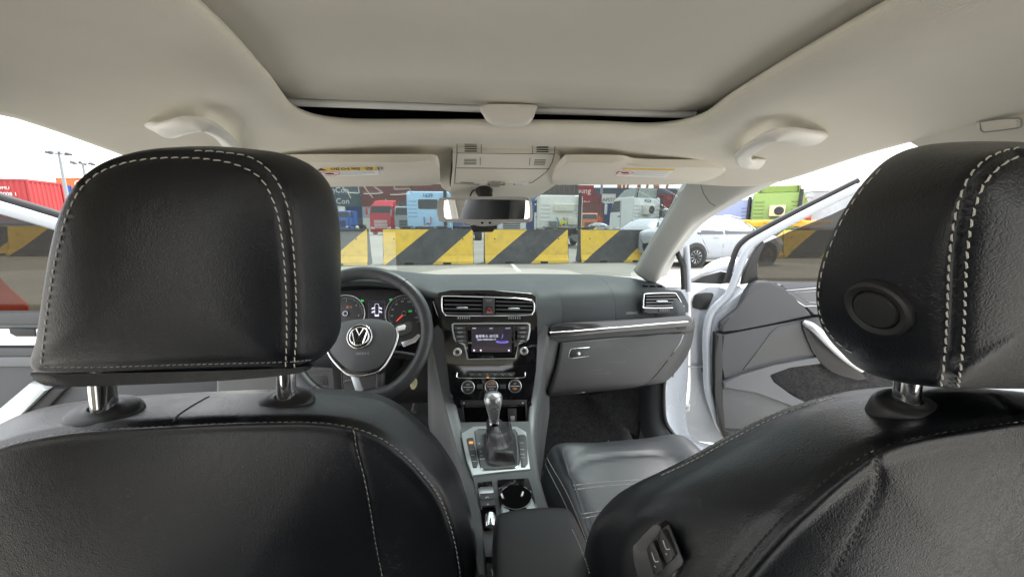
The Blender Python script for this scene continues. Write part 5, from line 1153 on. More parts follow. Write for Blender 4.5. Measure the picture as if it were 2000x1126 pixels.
# hinges, check strap, wiring bellows
tube('check_strap', [DP.px(1318, 714, -.03), DP.px(1345, 715, -.045), DP.px(1374, 715, -.055)], .007, STEEL, rd, seg=8, flat=.6)
box('strap_plate', DP.px(1374, 715, -.062), (.010, .012, .05), BLACKPL, rd, bev=.002)
bel = crs([DP.px(x, y, -.04) for x, y in [(1316, 722), (1318, 732), (1328, 740), (1342, 741)]], 12)
tube('wire_bellows', bel, [.0125+.0028*(i % 3 == 0) for i in range(len(bel))], RUBBER, rd, seg=12)
HM = mat('hinge_paint', (.70, .70, .68), .4, dirt=(.2, .18, .15), ds=30, da=.4)
for (x, y) in ((1330, 793),):
    box('hinge', DP.px(x, y, -.045), (.07, .03, .035), HM, rd, bev=.005); hg = rd.children[-1]
    tube('hinge_pin', [DP.px(x-2, y-11, -.022), DP.px(x-2, y+12, -.022)], .008, HM, hg, seg=10)
    for dx in (-10, 12): lathe('hinge_bolt', [(.008, 0), (.008, .006), (.001, .007)], DP.px(x+dx, y+3, -.028), DP.n, STEEL, hg, seg=6)
# body side: A-post, sill, seals, kick panel
bd = thing('body_side', 'white painted door jamb and sill beside the passenger footwell', 'car body', (.72, 1.3, .3), world=True)
jamb = [[(1300, 560, 1.33), (1322, 560, 1.36), (1345, 560, 1.42)], [(1300, 660, 1.31), (1322, 660, 1.34), (1346, 660, 1.41)], [(1302, 730, 1.29), (1318, 735, 1.32), (1344, 735, 1.41)], [(1300, 790, 1.27), (1316, 800, 1.30), (1340, 800, 1.40)],
        [(1302, 830, 1.25), (1320, 845, 1.26), (1348, 852, 1.36)], [(1330, 862, 1.20), (1350, 868, 1.20), (1390, 868, 1.25)], [(1380, 900, 1.08), (1400, 895, 1.08), (1440, 890, 1.10)], [(1500, 960, .85), (1520, 950, .85), (1560, 935, .88)]]
mk_grid('door_jamb', grid_spline([[PY(*q) for q in r] for r in jamb], 6, 4), WHITEPAINT, bd)
seal = crs([PY(*q) for q in [(1304, 650, 1.29), (1300, 700, 1.28), (1297, 745, 1.265), (1296, 790, 1.25), (1300, 822, 1.235), (1316, 848, 1.20), (1345, 872, 1.14), (1400, 908, 1.02), (1500, 968, .83)]], 6)
tube('door_seal', seal, .008, RUBBER, bd, seg=8)
kick = [[(1255, 700, 1.36), (1275, 700, 1.32), (1300, 700, 1.285)], [(1250, 745, 1.36), (1272, 745, 1.30), (1297, 745, 1.27)], [(1248, 790, 1.36), (1270, 790, 1.29), (1295, 790, 1.255)], [(1250, 830, 1.33), (1275, 832, 1.26), (1299, 826, 1.24)], [(1262, 858, 1.27), (1290, 858, 1.21), (1316, 852, 1.205)], [(1290, 880, 1.18), (1320, 882, 1.13), (1350, 880, 1.13)], [(1350, 925, 1.02), (1380, 925, .98), (1410, 918, .99)], [(1460, 990, .82), (1490, 985, .80), (1505, 975, .81)]]
mk_grid('kick_panel', grid_spline([[PY(*q) for q in r] for r in kick], 5, 4), RAILGREY, bd)
tube('quarter_seal', [PX(1303, 500, .70), PX(1322, 490, .72), PX(1334, 520, .73), PX(1336, 565, .73)], .010, RUBBER, bd, seg=8)
tube('quarter_post', [PX(1340, 480, .745), PX(1343, 520, .75), PX(1345, 570, .75)], .011, WHITEPAINT, bd, seg=10)
plate('footwell_side', [PY(1150, 770, 1.46), PY(1262, 742, 1.40), PY(1264, 870, 1.30), PY(1245, 880, 1.28), PY(1225, 830, 1.40)], Vector((0, -.01, 0)), CARPET, bd)
# ---- left door, seen through the gap beside the headrest
LP = Plane((-.80, 1.41, .9), (.951, .309, 0), (0, 0, 1))
def lpl(L, off): return [LP.px(x, y, off) for x, y in L]
ld = thing('front_door', 'open left front door with tinted window, seen beside the driver headrest', 'car door', (-.80, 1.41, .35), group='open front doors', world=True)
tube('window_frame', crs([LP.px(x, y, -.02) for x, y in [(-150, 360), (-60, 388), (20, 411), (110, 438), (200, 468), (330, 515), (420, 560)]], 4), .0185, WHITEPAINT, ld, seg=12, up=LP.n, flat=.8)
tube('weather_seal', crs([LP.px(x, y, -.045) for x, y in [(-150, 340), (-60, 365), (20, 391), (110, 418), (200, 448), (330, 495)]], 4), .012, RUBBER, ld, seg=8, up=LP.n)
plate('window_glass', lpl([(-200, 360), (0, 412), (120, 448), (330, 520), (420, 600), (100, 606), (-200, 607)], -.055), LP.n*.004, TINT, ld)
plate('door_shell', lpl([(-250, 606), (100, 606), (420, 605), (440, 700), (440, 1000), (-300, 1000)], -.10), LP.n*.08, WHITEPAINT, ld)
def band(nm, y0, y1, o, t, m, x1=430): plate(nm, lpl([(-250, y0), (x1, y0), (x1, y1), (-250, y1)], o), LP.n*t, m, ld, bev=.004)
band('belt_panel', 606, 628, -.02, .036, DOORGREY); band('belt_lip', 628, 636, -.02, .032, RAILGREY)
band('decor_strip', 636, 668, -.02, .034, SATIN); band('opener_groove', 668, 672, -.02, .03, BLACKPL); band('upper_panel', 672, 688, -.02, .040, DOORGREY); band('crease_panel', 688, 706, -.02, .044, DOORLIGHT); band('mid_panel', 706, 1000, -.02, .036, DOORGREY)
plate('opener', lpl([(20, 640), (70, 641), (72, 656), (34, 656), (22, 650)], .012), LP.n*.006, BLACKPL, ld, bev=.002)
plate('pull_handle', lpl([(4, 800), (78, 738), (100, 742), (112, 750), (60, 800), (20, 838)], .015), LP.n*.05, ALU, ld, bev=.008)
plate('pull_side', lpl([(50, 806), (112, 752), (140, 752), (90, 806), (20, 846)], .013), LP.n*.03, BLACKPL, ld, bev=.006)
plate('map_pocket', lpl([(-40, 812), (180, 780), (430, 770), (430, 900), (-40, 900)], .014), LP.n*.006, CARPET, ld, bev=.002)
band('armrest_lip', 806, 813, .012, .02, DOORLIGHT, 60)
# left body side
bl = thing('body_side', 'white painted door jamb behind the driver headrest posts', 'car body', (-.72, 1.3, .3), world=True)
jl = [[(x, y, z) for (x, y) in ((-.62, 1.30), (-.68, 1.31), (-.72, 1.34), (-.78, 1.40))] for z in (.95, .8, .6, .45)]
mk_grid('door_jamb', grid_spline(jl, 3, 4), WHITEPAINT, bl)
sill = [[(-.62, y, .38), (-.66, y, .42), (-.72, y, .42), (-.76, y, .36), (-.78, y, .22)] for y in (-.2, .4, .9, 1.35)]
mk_grid('sill', grid_spline(sill, 3, 4), WHITEPAINT, bl)
sill = [[(.62, y, .38), (.66, y, .41), (.72, y, .40), (.76, y, .34), (.78, y, .22)] for y in (-.2, .4, .9, 1.12)]
mk_grid('sill', grid_spline(sill, 3, 4), WHITEPAINT, bd)
# ------------------------------------------------------------------ rear bench behind the camera (the mirror looks back at it)
rbn = thing('rear_bench', 'black leather rear bench behind the front seats', 'car seat', (0, -.55, .3), world=True)
rows = [[(x, -.55-.10*t, .55+.52*t+(.0 if t < .99 else -.0)) for x in np.linspace(-.62, .62, 7)] for t in (0, .3, .7, .95, 1.0)]+[[(x, -.78, 1.05) for x in np.linspace(-.62, .62, 7)], [(x, -.80, .55) for x in np.linspace(-.62, .62, 7)]]
mk_grid('backrest', grid_spline(rows, 4, 3), LEATHER_FINE, rbn)
rows = [[(x, y, z) for x in np.linspace(-.62, .62, 7)] for (y, z) in ((-.56, .58), (-.40, .58), (-.22, .60), (-.16, .56), (-.15, .40))]
mk_grid('cushion', grid_spline(rows, 4, 3), LEATHER_FINE, rbn)
for x in (-.36, .36):
    O = [Vector((x+a, -.66, 1.12+b)) for a, b in rrect(0, 0, .24, .10, .04, 3)]
    cushion('headrest', O, (0, 1, 0), .07, LEATHER_FINE, rbn, N=3)
# ================================================================== the yard
gr = mk('ground', [(-900, -300, 0), (900, -300, 0), (900, 1500, 0), (-900, 1500, 0)], [(0, 1, 2, 3)], mat('yard_asphalt', (.235, .225, .20), .95, spec=.15, var=.16, vs_=.35, bump=.5, bs=60, dist=.004, dirt=(.15, .145, .13), ds=.8, da=.55), smooth=False); tag(gr, kind='structure')
slab = [(-16, -12, .004), (16, -12, .004), (16, 5.2, .004), (-16, 5.2, .004)]  # pale slab added around the car to bounce light onto the roof lining
tag(mk('bounce_slab', slab, [(0, 1, 2, 3)], mat('bounce_slab_pale', (.40, .385, .35), .95, spec=.15, var=.10, vs_=.6, bump=.4, bs=80, dist=.003, dirt=(.28, .265, .24), ds=1.0, da=.4), smooth=False), kind='structure')
LINEP = mat('road_paint', (.62, .62, .58), .7, dirt=(.3, .3, .28), ds=6, da=.6)
ln = mk('road_marking', [tuple(PZ(x, y, .004)) for x, y in ((994, 512), (1000, 512), (1018, 530), (1010, 530))], [(0, 1, 2, 3)], LINEP, smooth=False); tag(ln, 'short white painted line on the yard beyond the dashboard', kind='structure')
def hz(px):  # row of the horizon in that column of the photograph
    d = _r.z/FPX*(px-1000); return 563+(_f.z+d)*FPX/_u.z
def pm(name, c, rough=.55, **k): return mat(name, c, rough, **k)
# ------------------------------------------------------------------ concrete barriers, yellow and black
CONC = mat('barrier_black_paint', (.050, .053, .055), .75, var=.25, vs_=5, bump=.4, bs=40, dist=.003, dirt=(.13, .13, .125), ds=3, da=.6, rnd=True)
YEL = mat('barrier_yellow_paint', (.86, .56, .045), .6, var=.08, vs_=4, bump=.3, bs=40, dist=.002, dirt=(.40, .30, .13), ds=5, da=.6, rnd=True)
def make_barrier(label, loc, rz, L=2.65, H=1.05, flip=False, first=[None]):
    t = thing('concrete_barrier', label, 'barrier', loc, rz, 'yellow and black concrete barriers')
    if first[0] is None:
        prof = [(-.30, 0), (-.30, .10), (-.20, .28), (-.10, H), (.10, H), (.20, .28), (.30, .10), (.30, 0)]
        bm = bmesh.new(); lo = [bm.verts.new((-L/2, y, z)) for y, z in prof]; hi = [bm.verts.new((L/2, y, z)) for y, z in prof]; n = len(prof)
        bm.faces.new(lo); bm.faces.new(hi[::-1])
        for i in range(n): bm.faces.new((lo[i], hi[i], hi[(i+1) % n], lo[(i+1) % n]))
        bmesh.ops.bevel(bm, geom=list(bm.edges), offset=.012, segments=2, affect='EDGES')
        bmesh.ops.recalc_face_normals(bm, faces=bm.faces)
        mk_bm('barrier_body', bm, CONC, t)
        yz = lambda z: (-.30 if z < .10 else (-.30+.10*(z-.10)/.18 if z < .28 else -.20+.10*(z-.28)/(H-.28)))
        P = lambda s, z: Vector((-L/2+L*s, yz(z)-.004, z))
        zs = [.10, .28, H-.012]
        def poly(f0, f1):      # painted panel between two slanted limits, folded over the face of the barrier
            v, fc = [], []
            Z = [.012, .10, .28, .5, .75, H-.012]
            for z in Z: v += [P(f0(z/H), z), P(f1(z/H), z)]
            for i in range(len(Z)-1): fc.append((2*i, 2*i+1, 2*i+3, 2*i+2))
            o = mk('yellow_panel', v, fc, YEL, t, smooth=False); solid(o, .003); return o
        poly(lambda h: .004, lambda h: max(.02, .02+.49*h)); poly(lambda h: min(.985, .53+.46*h), lambda h: .996)
        for s in (.12, .88): lathe('lifting_hole', [(.022, 0), (.022, .004)], P(s, .76)+Vector((0, .0, 0)), (0, -1, .1), SHADEBLK, t, seg=10)
        for s in (.28, .70): box('fork_pocket', (-L/2+L*s, -.299, .035), (.24, .012, .07), SHADEBLK, t)
        first[0] = t
    else:
        for ch in first[0].children:
            c = ch.copy(); COL.objects.link(c); c.parent = t
    return t
bx = [((655-130, 520), (717, 519), 'concrete barrier partly hidden by the left headrest'), ((749, 517), (925, 517), 'yellow and black concrete barrier left of the dash camera'), ((945, 515), (1113, 514.5), 'yellow and black concrete barrier right of the dash camera'),
      ((1130, 513), (1291, 512), 'yellow and black concrete barrier beside the right windscreen pillar')]
for (a, b, lab) in bx:
    A_, B_ = PZ(*a, 0), PZ(*b, 0)
    if a[0] < 600: d0 = (B_-PZ(749, 517, 0)).normalized()*-1; c = B_-Vector((1, 0, 0))*1.325
    else: c = (A_+B_)/2
    d = PZ(1291, 512, 0)-PZ(749, 517, 0)
    make_barrier(lab, c+Vector((0, .3, 0)), math.atan2(d.y, d.x))
c = PZ(1470, 503.5, 0); make_barrier('dark concrete barrier behind the white hatchback', c+Vector((0, .3, 0)), rad(-2))
c2 = PZ(1596, 503.5, 0); make_barrier('concrete barrier seen through the right door window', c2+Vector((0, .3, 0)), rad(-2))
c = PZ(1722, 503, 0); make_barrier('concrete barrier beyond the right headrest', c+Vector((0, .3, 0)), rad(-2))
c = PZ(98, 500, 0); make_barrier('concrete barrier seen through the left door window', c+Vector((0, .3, 0)), rad(2))
c = PZ(-30, 499, 0); make_barrier('concrete barrier at the far left edge', c+Vector((0, .3, 0)), rad(2))
c = PD(1141, 443, 40); make_barrier('distant yellow barrier between two trucks', (c.x, c.y, 0), rad(-4))
# ------------------------------------------------------------------ shipping containers
CM = {}
def cmat(c):
    if c not in CM: CM[c] = mat('container_paint', c, .5, var=.08, vs_=.5, dirt=(c[0]*.5+.06, c[1]*.5+.03, c[2]*.5+.02), ds=.9, da=.55, rnd=True)
    return CM[c]
CMESH = {}
def corr_mesh(L, H, W=2.44):
    key = (round(L, 1), round(H, 2), round(W, 2))
    if key in CMESH: return CMESH[key]
    v, f = [], []
    def wall(p0, p1, nrm):
        d = (p1-p0); n = max(6, int(d.length/.28)); a = 0; pts = []
        for i in range(n):
            t0, t1, t2, t3 = i/n, (i+.35)/n, (i+.5)/n, (i+.85)/n
            pts += [(t0, 0), (t1, 0), (t2, -.045), (t3, -.045)]
        pts.append((1, 0)); b = len(v)
        for t, o in pts:
            p = p0.lerp(p1, t)+nrm*o; v.append((p.x, p.y, .12)); v.append((p.x, p.y, H-.10))
        for i in range(len(pts)-1): f.append((b+2*i, b+2*i+2, b+2*i+3, b+2*i+1))
    a, b, c, d = Vector((-L/2+.02, -W/2+.02, 0)), Vector((L/2-.02, -W/2+.02, 0)), Vector((L/2-.02, W/2-.02, 0)), Vector((-L/2+.02, W/2-.02, 0))
    wall(a, b, Vector((0, -1, 0))); wall(b, c, Vector((1, 0, 0))); wall(c, d, Vector((0, 1, 0))); wall(d, a, Vector((-1, 0, 0)))
    n = len(v); v += [(-L/2+.02, -W/2+.02, H-.03), (L/2-.02, -W/2+.02, H-.03), (L/2-.02, W/2-.02, H-.03), (-L/2+.02, W/2-.02, H-.03)]; f.append((n, n+1, n+2, n+3))
    m1 = bpy.data.meshes.new('wall'); m1.from_pydata(v, [], f); m1.update()
    bb = []
    for sx in (-1, 1):
        for sy in (-1, 1): bb.append(box_bm((sx*(L/2-.05), sy*(W/2-.05), H/2), (.10, .10, H)))
    for sy in (-1, 1):
        bb.append(box_bm((0, sy*(W/2-.04), H-.06), (L-.2, .08, .12))); bb.append(box_bm((0, sy*(W/2-.04), .07), (L-.2, .08, .14)))
    for sx in (-1, 1):
        bb.append(box_bm((sx*(L/2-.04), 0, H-.06), (.08, W-.2, .12))); bb.append(box_bm((sx*(L/2-.04), 0, .07), (.08, W-.2, .14)))
    bm = join_bm(bb); m2 = bpy.data.meshes.new('frame'); bm.to_mesh(m2); bm.free()
    CMESH[key] = (m1, m2); return CMESH[key]
LET = {k: mat('container_letters', c, .5) for k, c in {'w': (.75, .75, .73), 'd': (.03, .05, .12), 'y': (.7, .45, .05)}.items()}
def container(label, c, loc, rz, L, H=2.59, txt=None, ts=.9, tc='w', W=2.44, tx=0.0, tz=.5, extra=()):
    t = thing('shipping_container', label, 'container', loc, rz, 'shipping containers')
    for me, nm in zip(corr_mesh(L, H, W), ('wall', 'frame')):
        m = cmat(c) if nm == 'wall' else cmat(tuple(x*.85 for x in c)); key = nm+str((L, H, W))+str(c)
        me2 = CMESH.get(key)
        if me2 is None: me2 = me.copy(); me2.materials.clear(); me2.materials.append(m); CMESH[key] = me2
        o = bpy.data.objects.new(nm, me2); link(o, t)
    if txt: text('lettering', txt, ts, (tx, -W/2-.01, H*tz), (1, 0, 0), (0, 0, 1), LET[tc], t, ext=.004)
    for (s, sz, x, z, k) in extra: text('lettering', s, sz, (x, -W/2-.01, z), (1, 0, 0), (0, 0, 1), LET[k], t, ext=.004)
    return t
def stack(x0, x1, ytop, tiers, rz=-6.0):
    """tiers bottom to top: (colour, label, text, size, tcol) ; standing on the yard"""
    n = len(tiers); xm = (x0+x1)/2; D = (n*2.60-1.2)*FPX/(hz(xm)-ytop); L = max(2.44, (x1-x0)/FPX*D)
    p = PD(xm, hz(xm), D); out_ = []
    for i, (c, lab, txt, ts, tc) in enumerate(tiers):
        if lab is None: lab = c[1]
        q = Vector((p.x, p.y, 0))+Vector((math.sin(rad(-rz)), math.cos(rad(-rz)), 0))*1.22
        out_.append(container(lab, c, (q.x, q.y, i*2.60), rad(rz), L, txt=txt, ts=ts, tc=tc))
    return out_
GT, GD, BR, BL, NV, RD, OR, WH, CY, MA, LG = (.075, .12, .14), (.085, .12, .14), (.15, .05, .045), (.03, .10, .30), (.02, .055, .16), (.33, .03, .03), (.55, .13, .03), (.62, .62, .58), (.30, .55, .65), (.20, .035, .04), (.32, .36, .40)
stack(592, 614, 356, [(NV, 'blue container at the bottom beside the left headrest', None, 1, 'w'), (BL, 'blue container second from bottom beside the headrest', None, 1, 'w'), (BL, 'blue container third from bottom beside the headrest', None, 1, 'w'), (BL, 'topmost blue container beside the left headrest', None, 1, 'w')])
stack(616, 707, 363, [(GT, 'bottom container of the lettered grey stack', None, 1, 'w'), (NV, 'dark blue container below the two lettered grey ones', None, 1, 'w'), (GT, 'grey container with white lettering, lower of the pair', 'PanCon', 1.9, 'w'), (GD, 'grey container with white lettering, upper of the pair', 'PanCon', 1.9, 'w')])
stack(709, 803, 362, [(WH, 'white container at the bottom behind the red truck', None, 1, 'w'), (LG, 'pale grey container behind the red truck cab', None, 1, 'w'), (BR, 'brown container above the red truck, lower one', '|', 1.4, 'w'), (BR, 'brown container above the red truck, upper one', None, 1, 'w')])
stack(806, 879, 362, [(GT, 'bottom container behind the pale blue truck', None, 1, 'w'), (BR, 'brown container second from bottom behind the pale blue truck', None, 1, 'w'), (BR, 'brown container third from bottom behind the pale blue truck', None, 1, 'w'), (BR, 'topmost brown container above the pale blue truck', None, 1, 'w')])
stack(881, 897, 372, [(LG, 'lower grey container left of the mirror stem', None, 1, 'w'), (GD, 'middle grey container left of the mirror stem', None, 1, 'w'), (GD, 'top grey container left of the mirror stem', None, 1, 'w')])
stack(898, 968, 369, [(NV, 'dark blue container below the mirror', None, 1, 'w'), (BL, 'blue container behind the mirror glass', None, 1, 'w'), (BL, 'blue container with white letters behind the mirror stem', 'KOREX', 1.7, 'w')])
stack(970, 1046, 364, [(NV, 'dark blue container right below the mirror', None, 1, 'w'), (BL, 'blue container at the right end of the mirror', None, 1, 'w'), ((.07, .19, .42), 'light blue container above the right end of the mirror', None, 1, 'w')])
stack(1118, 1157, 364, [(RD, 'red container at the bottom right of the white truck', None, 1, 'w'), (RD, 'red container second from bottom beside the white truck', None, 1, 'w'), (RD, 'red container with white letters, lower one', 'hung', 1.8, 'w'), (RD, 'red container with white letters, upper one', 'hung', 1.8, 'w')])
stack(1129, 1177, 396, [((.42, .07, .04), 'orange red container under a brown one', None, 1, 'w'), (BR, 'brown container on an orange red one', None, 1, 'w')])
stack(1179, 1199, 398, [(NV, 'navy container beside the white cab, lower', None, 1, 'w'), (NV, 'navy container beside the white cab, upper', None, 1, 'w')])
stack(1158, 1172, 380, [(MA, 'maroon container at the foot of the light pole', None, 1, 'w'), (MA, 'maroon container beside the light pole', None, 1, 'w'), (MA, 'top maroon container beside the light pole', None, 1, 'w')])
stack(1173, 1200, 380, [(MA, 'lower maroon container under a white one', None, 1, 'w'), (BR, 'brown container under the white one', None, 1, 'w'), (WH, 'white container with dark letters on a stack', 'CAPITAL', 1.1, 'd')])
stack(1201, 1216, 384, [(MA, 'lower dark red container left of the white cab', None, 1, 'w'), (MA, 'middle dark red container left of the white cab', None, 1, 'w'), (MA, 'top dark red container left of the white cab', None, 1, 'w')])
stack(1283, 1309, 380, [(NV, 'lower container right of the white cab', None, 1, 'w'), (MA, 'maroon container right of the white cab', None, 1, 'w'), (MA, 'top maroon container right of the white cab', None, 1, 'w')])
stack(1310, 1340, 380, [(MA, 'lower maroon container beside the pillar', None, 1, 'w'), (MA, 'maroon container beside the pillar', None, 1, 'w'), (MA, 'top maroon container beside the pillar', None, 1, 'w')])
# ship behind the stacks, pale containers on its deck
sp = PD(750, hz(750), 170)
ship = thing('container_ship', 'dark hull of a container ship behind the stacks', 'ship', (sp.x+20, sp.y, 0), rad(-6))
v, f = [], []
for i, (x, w) in enumerate(((-110, 2), (-95, 11), (-60, 13), (60, 13), (95, 12), (112, 10))):
    for (y, z) in ((-w, 16.5), (-w*.97, 8), (-w*.8, 0), (w*.8, 0), (w*.97, 8), (w, 16.5)): v.append((x, y, z))
    if i:
        for k in range(5): f.append(((i-1)*6+k, i*6+k, i*6+k+1, (i-1)*6+k+1))
        f.append(((i-1)*6+5, i*6+5, i*6, (i-1)*6))
mk('hull', v, f, pm('hull_paint', (.05, .07, .10), .5), ship, smooth=False)
for k, (x0, x1, c, lab) in enumerate(((610, 650, WH, 'white container on the ship deck, leftmost'), (651, 700, (.50, .62, .64), 'pale green container on the ship deck'), (701, 742, CY, 'cyan container on the ship deck above the brown stack'), (743, 778, WH, 'white container on the ship deck beside the cyan one'), (779, 790, OR, 'orange container on the ship deck'), (791, 822, WH, 'white container on the ship deck right of the orange one'), (823, 850, CY, 'second cyan container on the ship deck near the visor end'), (851, 885, WH, 'white container on the ship deck near the overhead console'))):
    D = 165; p = PD((x0+x1)/2, hz(750), D)
    for z in (16.5, 19.1): container(lab+(', lower' if z < 17 else ', upper'), c, (p.x, p.y+3, z), rad(-6), (x1-x0)/FPX*D, txt='Capt' if (k == 2 and z < 17) else None, ts=2.0, tc='d')
# containers outside the left door window
p = PD(38, 380, 22.5)
rc = container('large red container with white numbers beyond the left door', (.36, .028, .03), (PD(-62, 420, 23).x, PD(-62, 420, 23).y+1.2, 1.22), rad(8), 6.06, ts=.5, extra=(('HDMU', .26, 1.72, 2.02, 'w'), ('700008 1', .30, 1.85, 1.66, 'w'), ('45G1', .20, 1.68, 1.36, 'w'), ('•', .5, 2.35, .75, 'y'), ('IP', .26, 2.0, .75, 'w')))
bxr = box('trailer_bed', (PD(-62, 420, 23).x, PD(-62, 420, 23).y+1.2, 1.1), (6.6, 2.3, .22), pm('trailer_paint', (.05, .05, .055)), None, bev=.02); bxr.rotation_euler = (0, 0, 0); tag(bxr, 'dark flatbed trailer under the red container', 'trailer')
stack(72, 122, 362, [(WH, 'white container at ground level beyond the left door', '1401', 1.3, 'd'), ((.33, .34, .32), 'grey container in the middle beyond the left door', None, 1, 'w'), ((.02, .05, .25), 'blue container with white letters on top beyond the left door', 'HNY', 1.5, 'w')])
stack(124, 230, 350, [(WH, 'white container at the bottom beside the left headrest edge', None, 1, 'd'), ((.35, .36, .34), 'grey container second beside the left headrest edge', None, 1, 'w'), (OR, 'orange container third beside the left headrest edge', None, 1, 'w'), (OR, 'orange container with white letters beside the left headrest', 'CMA', 1.9, 'w')])
# ------------------------------------------------------------------ quay crane and light masts
kp_ = PD(1270, hz(1270), 190); CR = pm('crane_orange', (.50, .17, .06), .5)
cr = thing('quay_crane', 'orange lattice quay crane standing behind the white cab', 'crane', (kp_.x, kp_.y, 0), rad(-6))
cx = lambda px: (px-1270)/FPX*190
def strut(a, b, w=.9): tube('strut', [Vector(a), Vector(b)], w, CR, cr, seg=4)
for x in (1206, 1334): strut((cx(x), 0, 0), (cx(x), 0, 45), 1.1)
for x in (1228, 1258, 1296): strut((cx(x), 12, 0), (cx(x), 12, 45), .8)
for (a, b) in (((1222, 12), (1240, 36)), ((1246, 36), (1256, 12)), ((1262, 12), (1280, 40)), ((1284, 40), (1292, 12)), ((1300, 12), (1322, 40)), ((1285, 16), (1272, 38))): strut((cx(a[0]), 6, a[1]), (cx(b[0]), 6, b[1]), .6)
strut((cx(1200), 0, 34), (cx(1338), 0, 34), 1.2); strut((cx(1205), 12, 44), (cx(1335), 12, 44), 1.2); strut((cx(1190), 6, 46), (cx(1350), 6, 46), 1.4)
def mast(label, px, ytop, D, n=8):
    p = PD(px, hz(px), D); h = 1.2+(hz(px)-ytop)*D/FPX
    t = thing('light_mast', label, 'light mast', (p.x, p.y, 0), 0, 'light masts'); G_ = pm('mast_grey', (.22, .24, .25), .5)
    tube('pole', [Vector((0, 0, 0)), Vector((0, 0, h))], [.34*D/60, .16*D/60], G_, t, seg=10)
    R = 1.15*D/60
    tube('lamp_ring', [Vector((R*.75*math.cos(a), R*.75*math.sin(a), h)) for a in np.linspace(0, 2*math.pi, 13)[:-1]], .06*D/60, G_, t, seg=6, closed=True)
    for k in range(n):
        a = 2*math.pi*k/n; c = Vector((R*math.cos(a), R*math.sin(a), h+.05))
        box('floodlight', c, (.48*D/60, .30*D/60, .34*D/60), pm('lamp_case', (.08, .085, .09), .5) if k == 0 else bpy.data.materials['lamp_case'], t, bev=.04, M=Matrix.Rotation(a, 3, 'Z'))
    tube('lamp_ring', [Vector((R*.75, 0, h)), Vector((-R*.75, 0, h))], .05*D/60, G_, t, seg=6); tube('lamp_ring', [Vector((0, R*.75, h)), Vector((0, -R*.75, h))], .05*D/60, G_, t, seg=6)
    return t
mast('tall floodlight mast against the sky beyond the left door', 140, 306, 62)
mast('smaller floodlight mast just above the left headrest', 182, 324, 110, 6)
mast('floodlight mast behind the red containers', 1172, 352, 120, 6)
# low steel warehouse right
whp = PD(1640, hz(1640), 75); wh = thing('warehouse', 'pale grey ribbed steel warehouse beyond the right door', 'warehouse', (whp.x, whp.y, 0), rad(-20))
L_ = 22
for nm, (x0, x1, h) in {'wall': (-8, 30, 7.6), 'annex_wall': (-12, -8, 6.6)}.items():
    o = bpy.data.objects.new(nm, corr_mesh(x1-x0, h, 12)[0].copy()); o.data.materials.clear(); o.data.materials.append(pm('steel_sheet', (.42, .44, .46), .5, var=.15, vs_=.3)); o.location = ((x0+x1)/2, 0, 0); link(o, wh)
box('eave', (11, 0, 7.65), (38.4, 12.4, .2), pm('eave_grey', (.5, .5, .5)), wh); box('eave', (-10, 0, 6.62), (4.2, 12.3, .16), bpy.data.materials['eave_grey'], wh)
stack(1546, 1562, 388, [(OR, 'orange container left of the steel warehouse, lower', None, 1, 'w'), (OR, 'orange container left of the steel warehouse, upper', None, 1, 'w')])
stack(1563, 1576, 398, [(RD, 'red container beside the steel warehouse, lower', None, 1, 'w'), (OR, 'red container beside the steel warehouse, upper', None, 1, 'w')])
# ================================================================== trucks and cars
TYRE = mat('tyre', (.018, .018, .018), .85, bump=.3, bs=60, dist=.004)
WGLASS = mat('vehicle_glass', (.02, .025, .028), .06, spec=.7, rv=.01)
WHEELA = mat('alloy', (.48, .49, .50), .35, metal=.7)
DKM = mat('chassis_dark', (.03, .032, .034), .7, dirt=(.12, .11, .09), ds=3, da=.4)
GRL = mat('grille_white', (.62, .63, .62), .4)
LAMP = mat('lamp_glass', (.6, .62, .64), .1, spec=.8)
def wheel(parent, c, R, w, ax=(1, 0, 0), spokes=0):
    c = Vector(c); ax = Vector(ax)
    lathe('wheel', [(R*.62, -w/2), (R*.93, -w/2), (R, -w*.36), (R, w*.36), (R*.93, w/2), (R*.62, w/2)], c, ax, TYRE, parent, seg=28); t = parent.children[-1]
    lathe('rim', [(R*.64, -w*.42), (R*.64, w*.42), (R*.58, w*.44), (R*.54, w*.25), (R*.1, w*.22), (R*.02, w*.3)], c, ax, WHEELA if spokes == 0 else DKM, t, seg=24)
    if spokes:
        u = ax.orthogonal().normalized(); v_ = ax.cross(u)
        for k in range(spokes):
            a = 2*math.pi*k/spokes; d = u*math.cos(a)+v_*math.sin(a)
            tube('spoke', [c+ax*w*.40+d*R*.10, c+ax*w*.44+d*R*.60], [R*.06, R*.085], WHEELA, t, seg=6, flat=.6)
        tube('rim_edge', [c+ax*w*.43+(u*math.cos(a)+v_*math.sin(a))*R*.60 for a in np.linspace(0, 2*math.pi, 25)[:-1]], R*.05, WHEELA, t, seg=6, closed=True)
    return t
